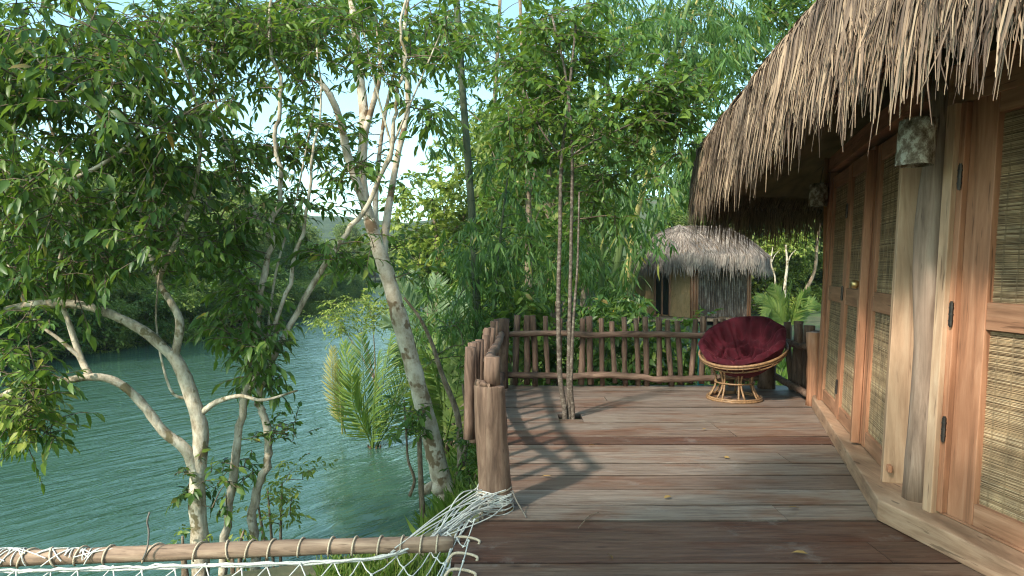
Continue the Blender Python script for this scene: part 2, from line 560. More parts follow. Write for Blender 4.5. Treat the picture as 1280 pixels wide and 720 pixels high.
def thing(name, label, cat, loc=(0, 0, 0), group=None):
    o = bpy.data.objects.new(name, None)
    COL.objects.link(o)
    o.location = loc
    o.empty_display_size = 0.1
    ORIG[o.name] = tuple(loc)
    return tag(o, label, cat, group)


def tag(o, label, cat, group=None):
    o['label'] = label
    o['category'] = cat
    if group:
        o['group'] = group
    return o


def kind(o, k):
    o['kind'] = k
    return o


def smoothpath(pts, n=6):
    """Catmull-Rom through points (any dimension)."""
    P = np.asarray([tuple(p) for p in pts], dtype=float)
    if len(P) < 3:
        t = np.linspace(0, 1, n + 1)[:, None]
        return P[0] * (1 - t) + P[-1] * t
    Q = np.concatenate([[2 * P[0] - P[1]], P, [2 * P[-1] - P[-2]]])
    out = []
    for i in range(1, len(Q) - 2):
        p0, p1, p2, p3 = Q[i - 1], Q[i], Q[i + 1], Q[i + 2]
        for t in np.linspace(0, 1, n, endpoint=False):
            out.append(0.5 * (2 * p1 + (p2 - p0) * t + (2 * p0 - 5 * p1 + 4 * p2 - p3) * t * t + (3 * p1 - p0 - 3 * p2 + p3) * t ** 3))
    out.append(P[-1])
    return np.asarray(out)


def nrm(a):
    return a / (np.linalg.norm(a, axis=-1, keepdims=True) + 1e-9)


T_FULL = (np.array([(0, 0, 0), (.3, -1, .05), (.3, 0, 0), (.3, 1, .05), (.68, -.72, -.01), (.68, 0, -.06), (.68, .72, -.01), (1, 0, -.17)]),
          np.array([(0, 1, 2), (0, 2, 3), (4, 7, 5), (5, 7, 6)]), np.array([(1, 4, 5, 2), (2, 5, 6, 3)]))
T_LITE = (np.array([(0, 0, 0), (.42, -1, .05), (.42, 1, .05), (1, 0, -.1)]), np.array([(0, 1, 3), (0, 3, 2)]), None)
T_BLADE = (np.array([(0, 0, 0), (.22, -1, .0), (.22, 1, .0), (.6, -.8, -.07), (.6, .8, -.07), (1, 0, -.26)]),
           np.array([(0, 1, 2), (3, 5, 4)]), np.array([(1, 3, 4, 2)]))


def leaves(mb, pos, d, up, L, Wd, tm):
    tv, t3, t4 = tm
    d = nrm(d)
    s = nrm(np.cross(d, up))
    n = np.cross(s, d)
    v = (pos[:, None, :] + d[:, None, :] * (tv[None, :, 0, None] * L[:, None, None])
         + s[:, None, :] * (tv[None, :, 1, None] * Wd[:, None, None])
         + n[:, None, :] * (tv[None, :, 2, None] * L[:, None, None]))
    k = tv.shape[0]
    off = (np.arange(len(pos)) * k)[:, None, None]
    fs = [(t3[None] + off).reshape(-1, 3)]
    if t4 is not None:
        fs.append((t4[None] + off).reshape(-1, 4))
    mb.add(v.reshape(-1, 3), fs)


def sprays(mb, tw, O, D, S, k, L, wr, tm=T_FULL, droop=0.25, hang=0.35, spread=0.95, twig=0.0034):
    """k leaves set alternately on each of the twigs that start at O along D."""
    n = len(O)
    D = nrm(D)
    t = (np.arange(k) + 0.6) / k
    side = nrm(np.cross(D, np.array([0, 0, 1.0]) + rng.normal(0, .35, (n, 3))))
    P = O[:, None] + D[:, None] * (S[:, None, None] * t[None, :, None])
    P[:, :, 2] -= droop * S[:, None] * t[None] ** 2
    sg = np.where(np.arange(k) % 2 == 0, 1, -1)[None, :, None]
    dd = D[:, None] * (0.45 + 0.6 * t[None, :, None]) + side[:, None] * sg * spread * (1.15 - t[None, :, None]) + rng.normal(0, .22, (n, k, 3))
    dd[:, :, 2] -= hang + rng.uniform(0, .3, (n, k))
    up = np.array([0, 0, 1.0]) + rng.normal(0, .42, (n, k, 3))
    LL = L * rng.uniform(.5, 1.28, (n, k))
    leaves(mb, P.reshape(-1, 3), dd.reshape(-1, 3), up.reshape(-1, 3), LL.ravel(), (LL * wr).ravel() * rng.uniform(.8, 1.2, n * k), tm)
    if tw is not None and twig:
        for i in range(n):
            q = np.stack([O[i], O[i] + D[i] * S[i] * .5, O[i] + D[i] * S[i]])
            q[1, 2] -= droop * S[i] * .25
            q[2, 2] -= droop * S[i]
            tw.tube(q, [twig * 1.4, twig, twig * .5], 3, cap=False)


def ell(px, py, rx, ry, y0, y1, n):
    """n points in an ellipse of the view between two depths."""
    a = rng.uniform(0, 2 * np.pi, n)
    r = np.sqrt(rng.uniform(0, 1, n))
    Y = rng.uniform(y0, y1, n)
    return np.array([tuple(at(px + rx * r[i] * math.cos(a[i]), py + ry * r[i] * math.sin(a[i]), Y[i])) for i in range(n)])


def ball(c, r, n):
    v = rng.normal(0, 1, (n, 3))
    v /= np.linalg.norm(v, axis=1)[:, None]
    return np.array(c) + v * (rng.uniform(0, 1, n) ** 0.45)[:, None] * np.array(r)


class Tree:
    def __init__(self, name, label, cat, base, leaf, barkm, group=None):
        self.root = thing(name, label, cat, tuple(base), group)
        self.tr, self.cr = MB(), MB()
        self.extra = {}
        self.tw = MB()
        self.sk = []
        self.leaf, self.bark = leaf, barkm

    def stem(self, pts, r0, r1, n=5, sides=9, wob=0.0):
        P = smoothpath(pts, n)
        if wob:
            P[1:-1] += rng.normal(0, wob, P[1:-1].shape)
        k = len(P)
        self.tr.tube(P, np.linspace(r0, r1, k) * rng.uniform(.93, 1.07, k), sides, rough=.05)
        self.sk += [p for p in P[k // 5:]]
        return P

    def clumps(self, C, nsp=5, k=7, L=.11, wr=.19, S=.35, tm=T_FULL, droop=.25, hang=.35, rb=.010, twigs=True, up=.15, link=True, leaf=None):
        C = np.asarray(C)
        cr = self.cr if leaf is None else self.extra.setdefault(leaf, MB())
        if not len(C):
            return
        if link and self.sk:
            sk = np.asarray(self.sk)
            d = np.min(np.linalg.norm(C[:, None] - sk[None], axis=2), axis=1)
            order = np.argsort(d)
            nodes = [p for p in sk]
            for i in order:
                A = np.asarray(nodes)
                dv = C[i] - A
                dist = np.linalg.norm(dv, axis=1) + np.clip(A[:, 2] - C[i][2], 0, None) * .6
                j = int(np.argmin(dist))
                a = A[j]
                m = (a + C[i]) / 2 + rng.normal(0, .05, 3) * np.linalg.norm(dv[j])
                m[2] += .06 * np.linalg.norm(dv[j])
                P = smoothpath([a, m, C[i]], 3)
                ln = np.linalg.norm(dv[j])
                rr = min(rb * (.5 + ln * .5), rb * 1.6)
                self.tw.tube(P, np.linspace(rr, rr * .4, len(P)), 5, cap=False)
                nodes += [P[3], C[i]]
        n = len(C)
        O = np.repeat(C, nsp, axis=0) + rng.normal(0, .05, (n * nsp, 3))
        D = rng.normal(0, 1, (n * nsp, 3))
        D[:, 2] = D[:, 2] * .55 + up
        sprays(cr, self.tw if twigs else None, O, D, S * rng.uniform(.6, 1.3, n * nsp), k, L, wr, tm, droop, hang)

    def done(self, crown='crown', trunk='trunk'):
        t = self.tr.build(trunk, self.bark, self.root, smooth=True) if self.tr.n else None
        c = self.cr.build(crown, self.leaf, self.root, smooth=True, second=(self.tw, MT['twig'])) if self.cr.n else None
        for k_, m_ in self.extra.items():
            m_.build(crown, MT[k_], self.root, smooth=True)
        return self.root


# ------------------------------------------------------------------ setting: terrain, water, hills
WZ = -1.6
XR = np.array([(-200, -4.2), (4.6, -4.0), (5.6, -2.4), (6.5, -1.2), (7.6, -.85), (9, -.95), (12, -1.3), (16, -1.8), (39, -3.6), (80, -5), (100, -10), (118, -40), (130, -200)])
XL = np.array([(-200, -17), (20, -16.5), (25, -15.3), (32, -14), (51, -14.7), (73, -17), (88, -26), (96, -60), (100, -200)])


def height(X, Y):
    xr = np.interp(Y, XR[:, 0], XR[:, 1])
    xl = np.interp(Y, XL[:, 0], XL[:, 1])
    dr, dl = X - xr, xl - X
    d = np.maximum(dr, dl)
    land = WZ + 0.95 * (1 - np.exp(-np.clip(d, 0, None) / 0.9))
    land = land + np.where(dl > dr, np.clip(d - 3, 0, 90) * .10, 0)
    rise = np.clip(Y - 31 - .25 * np.clip(12 - X, 0, 40), 0, 80) * .17 * np.clip((X + 2) / 8, 0, 1)
    land = land + rise
    land = land + np.clip(Y - 115, 0, 200) * .05
    wat = WZ - .05 - 1.6 * (1 - np.exp(np.clip(d, None, 0) / 1.4))
    return np.where(d > 0, land, wat)


def axis(segs):
    out = []
    for a, b, n in segs:
        out += list(np.linspace(a, b, n, endpoint=False))
    return np.array(out + [segs[-1][1]])


gx = axis([(-1500, -300, 6), (-300, -60, 12), (-60, -20, 16), (-20, -6, 20), (-6, 10, 64), (10, 40, 24), (40, 300, 14), (300, 1500, 6)])
gy = axis([(-600, -60, 6), (-60, -4, 10), (-4, 20, 80), (20, 60, 40), (60, 140, 32), (140, 400, 14), (400, 2600, 8)])
GX, GY = np.meshgrid(gx, gy)
GZ = height(GX, GY) + .05 * np.sin(GX * 2.1 + GY * 1.3) * np.sin(GX * .9 - GY * 1.7)
mb = MB()
nx, ny = len(gx), len(gy)
ii, jj = np.meshgrid(np.arange(ny - 1), np.arange(nx - 1), indexing='ij')
q = (ii * nx + jj).ravel()
grid_f = np.stack([q, q + 1, q + nx + 1, q + nx], -1)
mb.add(np.stack([GX.ravel(), GY.ravel(), GZ.ravel()], -1), [grid_f])
kind(mb.build('ground', MT['ground'], smooth=True), 'structure')

mb = MB()
mb.add([(-400, -300, WZ), (60, -300, WZ), (60, 400, WZ), (-400, 400, WZ)], [[(0, 1, 2, 3)]])
kind(mb.build('water', MT['water']), 'structure')


def hill_mesh(x0, x1, y0, y1, n, m, hf):
    xs, ys = np.linspace(x0, x1, n), np.linspace(y0, y1, m)
    X, Y = np.meshgrid(xs, ys)
    Z = np.array([[hf(x, y) for x in xs] for y in ys])
    b = MB()
    i, j = np.meshgrid(np.arange(m - 1), np.arange(n - 1), indexing='ij')
    q = (i * n + j).ravel()
    b.add(np.stack([X.ravel(), Y.ravel(), Z.ravel()], -1), [np.stack([q, q + 1, q + n + 1, q + n], -1)])
    return b


def hill_h(x, y):
    f = max(0, math.sin(math.pi * min(1, max(0, (y - 170) / 230))))
    ridge = 24 + 14 * mnoise.noise(Vector((x * .008, 3.1, 0))) + 7 * mnoise.noise(Vector((x * .025, 8.2, 0)))
    ridge *= min(1.0, max(0.15, (150 - x) / 200))
    b = 3.0 * mnoise.noise(Vector((x * .12, y * .12, 0))) + 1.6 * abs(mnoise.noise(Vector((x * .3, y * .3, 4))))
    return -2 + f * (ridge + b)


kind(hill_mesh(-420, 260, 170, 400, 190, 60, hill_h).build('hills', MT['hill'], smooth=True), 'structure')

# ------------------------------------------------------------------ deck
deck = thing('wooden_deck', 'weathered wooden deck of wide grey and reddish planks beside the thatched hut', 'deck', (1.5, 5.0, -.06))
edges = [8.22, 7.86, 7.52, 7.24, 6.93, 6.60, 6.25, 5.96, 5.71, 5.46, 5.22, 4.92, 4.64, 4.34, 4.05, 3.80, 3.50, 3.24, 2.95, 2.66, 2.38, 2.08, 1.8, 1.5, 1.2, .9, .6, .3, 0, -.3, -.6, -.9]
GREYT = (1.22, 1.2, 1.18)
tones = [GREYT, (1.05, 1.0, .97), GREYT, (1.05, .97, .92), (1.05, .98, .95), GREYT, (1.18, 1.13, 1.1), (1.05, .9, .82), (.60, .40, .33), (1.16, 1.08, 1.02), (1.28, 1.24, 1.2), (1.15, 1.08, 1.03), (.92, .78, .70), (1.28, 1.24, 1.2), (1.36, 1.3, 1.25),
         (.70, .47, .38), (.64, .42, .34), (.86, .68, .58), (.70, .50, .41)]
mb = MB()
for i in range(len(edges) - 1):
    y1, y0 = edges[i] - .007, edges[i + 1] + .007
    tn = tones[i] if i < len(tones) else (.85, .68, .58)
    xl = -.20 + random.uniform(-.025, .02) if y0 > 3.75 else -.27 + random.uniform(-.03, .03)
    parts = [(xl, 3.7)]
    if random.random() < .55 and i > 1:
        s = random.uniform(.9, 2.6)
        parts = [(xl, s - .002), (s + .002, 3.7)]
    if i == 5:            # the saplings come up through this plank
        parts = [(xl, .44), (.665, 3.7)]
    for (a, b_) in parts:
        z = random.uniform(-.004, .004)
        k = random.uniform(.92, 1.06)
        ns = 14
        sx = np.linspace(a, b_, ns)
        wob0 = [.003 * mnoise.noise(Vector((x * 1.3, i * 7.1, 0))) for x in sx]
        wob1 = [.003 * mnoise.noise(Vector((x * 1.3, i * 3.3, 5))) for x in sx]
        zz = [z + .003 * mnoise.noise(Vector((x * .8, i * 5.7, 9))) for x in sx]
        V, F = [], []
        for j, x in enumerate(sx):
            e0, e1 = y0 + wob0[j], y1 + wob1[j]
            V += [(x, e0, zz[j] - .045), (x, e0, zz[j] - .002), (x, e0 + .004, zz[j]), (x, e1 - .004, zz[j]), (x, e1, zz[j] - .002), (x, e1, zz[j] - .045)]
        for j in range(ns - 1):
            for c in range(6):
                d_ = (c + 1) % 6
                F.append((j * 6 + c, (j + 1) * 6 + c, (j + 1) * 6 + d_, j * 6 + d_))
        n0, n1 = 0, (ns - 1) * 6
        F += [(n0, n0 + 1, n0 + 4, n0 + 5), (n0 + 1, n0 + 2, n0 + 3, n0 + 4), (n1 + 5, n1 + 4, n1 + 1, n1), (n1 + 4, n1 + 3, n1 + 2, n1 + 1)]
        mb.add(V, [F])
        mb.c += [(tn[0] * k * e_, tn[1] * k * e_, tn[2] * k * e_, 1) for e_ in (.15, .35, 1, 1, .35, .15)] * ns  # shade of the gaps, along with dirt, put into the plank edge colour
    if i == 5:            # a short filler in front of the rough slot
        mb.box((.443, y0, -.045), (.662, 6.375, -.002), tone=(tn[0] * .8, tn[1] * .75, tn[2] * .7, 1))
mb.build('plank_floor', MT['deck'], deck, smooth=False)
mb = MB()
mb.box((-.12, -.9, -.22), (-.03, 8.1, -.052))
mb.box((1.6, -.9, -.22), (1.7, 8.1, -.052))
mb.box((3.3, -.9, -.22), (3.4, 8.1, -.052))
mb.build('joist', MT['rail'], deck, bevel=.005)
for (x, y) in ((-.07, .2), (-.07, 2.6), (-.07, 5.6), (-.07, 7.9), (1.65, 3), (1.65, 7.7), (3.35, 7.7)):
    b = MB()
    b.tube([(x, y, -2.2), (x + .01, y, -1), (x, y, -.225)], [.075, .07, .07], 10, rough=.04)
    b.build('stilt', MT['post'], deck, smooth=True)


# ------------------------------------------------------------------ pole fences
def picket(parent, x, y, z0, z1, r, name='picket', lean=(0, 0), mat='picket'):
    b = MB()
    n = 7
    zs = np.linspace(z0, z1, n)
    ph = random.uniform(0, 6)
    am = random.uniform(.003, .012)
    pts = [(x + lean[0] * (z - z0) + am * math.sin(ph + z * 5), y + lean[1] * (z - z0) + am * math.cos(ph * 2 + z * 4), z) for z in zs]
    rr = [r * random.uniform(.9, 1.1) for _ in zs]
    b.tube(pts, rr, 10, rough=.05)
    return b.build(name, MT[mat], parent, smooth=True)


def rail(parent, pts, r, name='rail', n=5):
    b = MB()
    P = smoothpath(pts, n)
    P[1:-1] += rng.normal(0, .004, P[1:-1].shape)
    b.tube(P, r * rng.uniform(.88, 1.1, len(P)), 10, rough=.05)
    return b.build(name, MT['rail'], parent, smooth=True)


fb = thing('pole_fence', 'rustic fence of upright poles and two rails along the far end of the deck', 'fence', (1.4, 8.1, 0))
picket(fb, -.11, 8.05, -.03, .82, .075, 'post')
x = .03
while x < 2.98:
    picket(fb, x, 8.17 + random.uniform(-.01, .01), .02 + random.uniform(-.03, .02), .82 + random.uniform(-.05, .04), random.uniform(.028, .039),
           lean=(random.uniform(-.05, .05), random.uniform(-.02, .02)))
    x += random.uniform(.105, .148)
rail(fb, [(-.1, 8.08, .63), (.5, 8.08, .645), (1.0, 8.085, .625), (1.6, 8.08, .635), (2.2, 8.085, .62), (3.0, 8.08, .63)], .036)
rail(fb, [(-.1, 8.08, .15), (.6, 8.08, .135), (1.2, 8.085, .145), (1.8, 8.08, .10), (2.4, 8.085, .11), (3.0, 8.08, .12)], .040)
picket(fb, 3.02, 8.05, -.03, .78, .10, 'post')

fr = thing('pole_fence', 'short return of the pole fence between the red cushioned chair and the hut', 'fence', (3.1, 7.5, 0))
for k in range(8):
    f = (k + .5) / 8
    picket(fr, 3.23 + .09 * f + .03, 8.02 - .88 * f, .0 + random.uniform(-.03, .03), .80 - .08 * f + random.uniform(-.03, .05), random.uniform(.036, .05), lean=(random.uniform(-.04, .04), random.uniform(-.04, .04)))
rail(fr, [(3.10, 8.0, .60), (3.14, 7.5, .57), (3.14, 7.1, .60)], .035)
rail(fr, [(3.10, 8.0, .14), (3.13, 7.5, .10), (3.14, 7.1, .07)], .04)
picket(fr, 3.11, 7.0, -.02, .76, .078, 'post', mat='red')

fl = thing('pole_fence', 'pole fence down the river side of the deck ending in the thick notched post', 'fence', (-.2, 6, 0))
NP = (-.115, 3.98)
b = MB()      # the thick notched end post: fat below, a narrow tenon above
pts = smoothpath([(-.09, 3.98, -.35), (-.098, 3.98, .1), (-.118, 3.985, .4), (-.134, 3.98, .70), (-.135, 3.98, .735)], 4)
b.tube(pts, np.linspace(.102, .088, len(pts)) * rng.uniform(.97, 1.03, len(pts)), 18, rough=.035)
b.build('post', MT['post'], fl, smooth=True)['label'] = 'thick debarked end post with a notched top'
b = MB()
b.tube([(-.118, 3.99, .73), (-.118, 3.99, .80), (-.117, 3.99, .90)], [.05, .05, .048], 12, rough=.05)
b.build('tenon', MT['post'], fl, smooth=True)
for k in range(12):
    f = k / 11
    y = 4.22 + 3.65 * f
    picket(fl, -.265 + .06 * f, y, .33 - .35 * min(1, f * 2) + random.uniform(-.03, .03), .92 - .1 * f + random.uniform(-.03, .03), random.uniform(.028, .035), lean=(.015 + random.uniform(-.02, .02), 0))
rail(fl, [(-.105, 4.0, .86), (-.15, 4.6, .80), (-.17, 5.4, .72), (-.15, 6.6, .66), (-.12, 8.0, .64)], .04)
rail(fl, [(-.17, 4.02, .72), (-.19, 4.6, .58), (-.18, 5.4, .36), (-.16, 6.6, .20), (-.12, 8.0, .16)], .045)

# teal strip behind the fence
b = MB()
b.box((0, 0, -.75), (.075, .05, .60), fn=lambda x, y, z: (2.40 + x + z * .01, 8.75 + y, z))
b.box((-.02, -.012, -.78), (.095, .062, -.74), fn=lambda x, y, z: (2.40 + x, 8.75 + y, z))
tag(b.build('painted_stake', MT['teal'], bevel=.006), 'teal painted stake standing behind the pole fence beside the chair', 'stake')

# ------------------------------------------------------------------ hut (near)
hut = thing('thatched_hut', 'near timber hut with shaggy thatched roof and woven reed doors on the deck', 'hut', (2.6, 4.4, 0))
LEAN = .045


def wall_fn(O, E):
    O, E = Vector((*O, 0)), Vector((*E, 0))
    t = (E - O).normalized()
    n = Vector((t.y, -t.x, 0))
    if n.x > 0:
        n = -n
    L = (E - O).length

    def fn(u, w, z):
        p = O + t * u + n * w
        return (p.x + LEAN * z, p.y, z)
    return fn, L


PZ = .125
FN1, L1 = wall_fn((3.06, 6.70), (2.27, 3.95))
FN2, L2 = wall_fn((2.29, 3.66), (2.66, .72))


def wpart(name, boxes, mat, fn, parent=hut, bevel=.004):
    b = MB()
    for (u0, u1, w0, w1, z0, z1) in boxes:
        b.box((u0, w0, z0), (u1, w1, z1), fn=fn)
    return b.build(name, mat, parent, bevel=bevel)


def reed(parent, fn, u0, u1, z0, z1, w=.0, step=.0062):
    b = MB()
    z = z0
    nseg = 4
    while z < z1 - step:
        h = step * random.uniform(.75, 1.15)
        us = np.linspace(u0, u1, nseg + 1)
        ph = random.uniform(0, 9)
        am = random.uniform(0, .0022)
        dn = random.uniform(-.0015, .0015)
        V, F = [], []
        for u in us:
            dz = am * math.sin(ph + u * 6)
            V += [fn(u, w + dn, z + dz), fn(u, w + .0045 + dn, z + h * .3 + dz), fn(u, w + .0045 + dn, z + h * .6 + dz), fn(u, w + dn, z + h * .92 + dz)]
        for j in range(nseg):
            for c in range(3):
                F.append((j * 4 + c, (j + 1) * 4 + c, (j + 1) * 4 + c + 1, j * 4 + c + 1))
        b.add(V, [F])
        z += h
    o = b.build('woven_panel', MT['reed'], parent)
    c = MB()
    u = u0 + .05
    while u < u1 - .02:
        for k in range(2):
            pts = [fn(u + k * .006 + .002 * math.sin(zz * 40 + k), w + .007, zz) for zz in np.linspace(z0, z1, 14)]
            c.tube(pts, .0010, 4, cap=False)
        u += random.uniform(.085, .105)
    c.build('stitching_cord', MT['cord'], parent)
    k = MB()
    k.box((u0 - .01, w - .022, z0 - .01), (u1 + .01, w - .006, z1 + .01), fn=fn)
    k.build('backing_board', MT['backing'], parent)
    return o


def hinge(parent, fn, u, w, z, h=.11):
    b = MB()
    b.tube([fn(u, w, z), fn(u, w, z + h)], .0105, 8)
    for f in (.22, .5, .78):
        b.tube([fn(u, w, z + h * f - .004), fn(u, w, z + h * f + .004)], .0125, 8)
    for e in (-.008, h):
        b.tube([fn(u, w, z + e), fn(u, w, z + e + .008)], .007, 8)
    b.build('hinge', MT['iron'], parent)


ZT = 2.30
MID0, MID1 = 1.115, 1.25


def leaf_door(name, fn, u0, u1, sl, sr, mat, w0=-.02, w1=.03, base=.115, top=.12):
    """A framed leaf: two stiles, three rails, two reed panels."""
    z0, z1 = PZ + .012, ZT
    d = wpart(name, [(u0, u0 + sl, w0, w1, z0, z1), (u1 - sr, u1, w0, w1, z0, z1)], mat, fn)
    for za, zb in ((z0, z0 + base), (MID0, MID1), (z1 - top, z1)):
        wpart('rail', [(u0 + sl, u1 - sr, w0, w1 - .004, za, zb)], MT['redh'], fn, d)
    ORIG[d.name] = ORIG[hut.name]
    reed(d, fn, u0 + sl, u1 - sr, z0 + base, MID0, w=(w0 + w1) / 2 - .002)
    reed(d, fn, u0 + sl, u1 - sr, MID1, z1 - top, w=(w0 + w1) / 2 - .002)
    return d


# plinth
b = MB()
P_front = [(3.22, 7.2), (3.03, 6.86), (2.05, 3.79), (2.16, 3.17), (2.62, .35)]
P_back = [(3.9, 7.0), (3.7, 6.6), (2.75, 3.9), (2.80, 3.25), (3.2, .45)]
V, F = [], []
for p, q in zip(P_front, P_back):
    V += [(p[0], p[1], .004), (p[0], p[1], PZ), (q[0], q[1], PZ), (q[0], q[1], .004)]
for j in range(len(P_front) - 1):
    for c in range(4):
        d_ = (c + 1) % 4
        F.append((j * 4 + c, j * 4 + d_, (j + 1) * 4 + d_, (j + 1) * 4 + c))
F += [(0, 3, 2, 1), tuple(len(V) - 4 + k for k in range(4))]
b.add(V, [F])
b.build('plinth', MT['plinth'], hut, bevel=.008)

d1 = leaf_door('door', FN1, .06, .93, .085, .10, MT['red'])
d1['label'] = 'fixed reed leaf at the far end of the hut front'
d2 = leaf_door('door', FN1, .95, 1.83, .08, .12, MT['red'], w0=-.015, w1=.038)
d2['label'] = 'middle reed door with a small round handle'
d3 = leaf_door('door', FN1, 1.84, 2.68, .10, .09, MT['red'], w0=-.03, w1=.02)
for z in (.35, 1.15, 1.85):
    hinge(d2, FN1, .94, .045, z)
b = MB()
b.tube([FN1(1.78, .038, 1.30), FN1(1.78, .085, 1.30)], [.013, .013], 10)
b.tube([FN1(1.78, .085, 1.30), FN1(1.78, .10, 1.30), FN1(1.78, .13, 1.30), FN1(1.78, .135, 1.30)], [.026, .032, .03, .015], 12)
b.build('handle', MT['brass'], d2, smooth=True)
b = MB()   # small wooden wedge under the handle
V = [FN1(1.60, .039, 1.17), FN1(1.80, .039, 1.26), FN1(1.80, .039, 1.02), FN1(1.60, .054, 1.17), FN1(1.80, .075, 1.26), FN1(1.80, .075, 1.02)]
b.add(V, [[(0, 1, 2), (5, 4, 3)], [(0, 3, 4, 1), (1, 4, 5, 2), (2, 5, 3, 0)]])
b.build('wedge', MT['pale'], d2, bevel=.003)

# door linings, posts, head beams
wpart('jamb', [(-.045, .055, -.06, .055, PZ, ZT + .05)], MT['red'], FN1)
wpart('jamb', [(1.795, 1.845, .03, .085, PZ + .02, ZT - .03)], MT['red'], FN1)
wpart('jamb', [(2.685, 2.74, -.05, .075, PZ, ZT + .02)], MT['pale'], FN1)
wpart('peg', [(2.742, 2.79, .035, .06, PZ + .075, PZ + .115)], MT['red'], FN1)
wpart('head_beam', [(-.10, 2.95, -.10, .062, ZT + .055, ZT + .20)], MT['redh'], FN1)
wpart('head_beam', [(-.04, L2, -.10, .05, ZT - .02, ZT + .20)], MT['redh'], FN2)
b = MB()   # weathered round corner post
cx, cy = 2.262, 3.79
b.tube([(cx + LEAN * z + .012 * math.sin(z * 3.2), cy + .01 * math.cos(z * 4), z) for z in np.linspace(PZ - .01, 2.5, 12)],
       [.072 * (1 + .08 * math.sin(z * 5)) for z in np.linspace(0, 2.4, 12)], 16, rough=.05)
b.build('corner_post', MT['grey'], hut, smooth=True)
wpart('jamb', [(.02, .085, -.06, .10, PZ, ZT - .025)], MT['pale'], FN2)
wpart('jamb', [(.085, .125, -.06, .072, PZ + .015, ZT - .025)], MT['red'], FN2)
d4 = leaf_door('door', FN2, .13, 1.05, .165, .11, MT['red'], w0=-.025, w1=.045, base=.11)
d4['label'] = 'wide reed door nearest to the camera on iron hinges'
for z in (.52, 1.12, 1.83):
    hinge(d4, FN2, .117, .082, z, .12)
d5 = leaf_door('door', FN2, 1.09, 2.0, .11, .11, MT['red'], w0=-.025, w1=.045)
d6 = leaf_door('door', FN2, 2.04, 2.95, .11, .11, MT['red'], w0=-.025, w1=.045)
wpart('backing_board', [(2.62, 2.87, -.13, -.10, PZ - .1, ZT + .1)], MT['grey'], FN1)
wpart('backing_board', [(-.22, .12, -.125, -.095, PZ - .1, ZT + .1)], MT['grey'], FN2)
wpart('sill', [(.085, 3.0, -.06, .055, PZ + .002, PZ + .014)], MT['redh'], FN2)

# remaining walls (not seen from the deck): plain split bamboo
b = MB()
ring = [(3.06, 6.72), (4.1, 7.5), (5.6, 7.5), (6.9, 6.2), (7.3, 3.6), (7.0, .6), (5.6, -.6), (3.9, -.5), (2.66, .70)]
for p, q in zip(ring[:-1], ring[1:]):
    b.add([(p[0], p[1], -.3), (q[0], q[1], -.3), (q[0], q[1], 2.5), (p[0], p[1], 2.5)], [[(0, 1, 2, 3)]])
b.build('wall', MT['mat'], hut)
b = MB()
for i, p in enumerate(ring[:-1]):
    if i:
        b.tube([(p[0], p[1], -.8), (p[0], p[1], 2.5)], .07, 8)
b.build('wall_post', MT['grey'], hut, smooth=True)


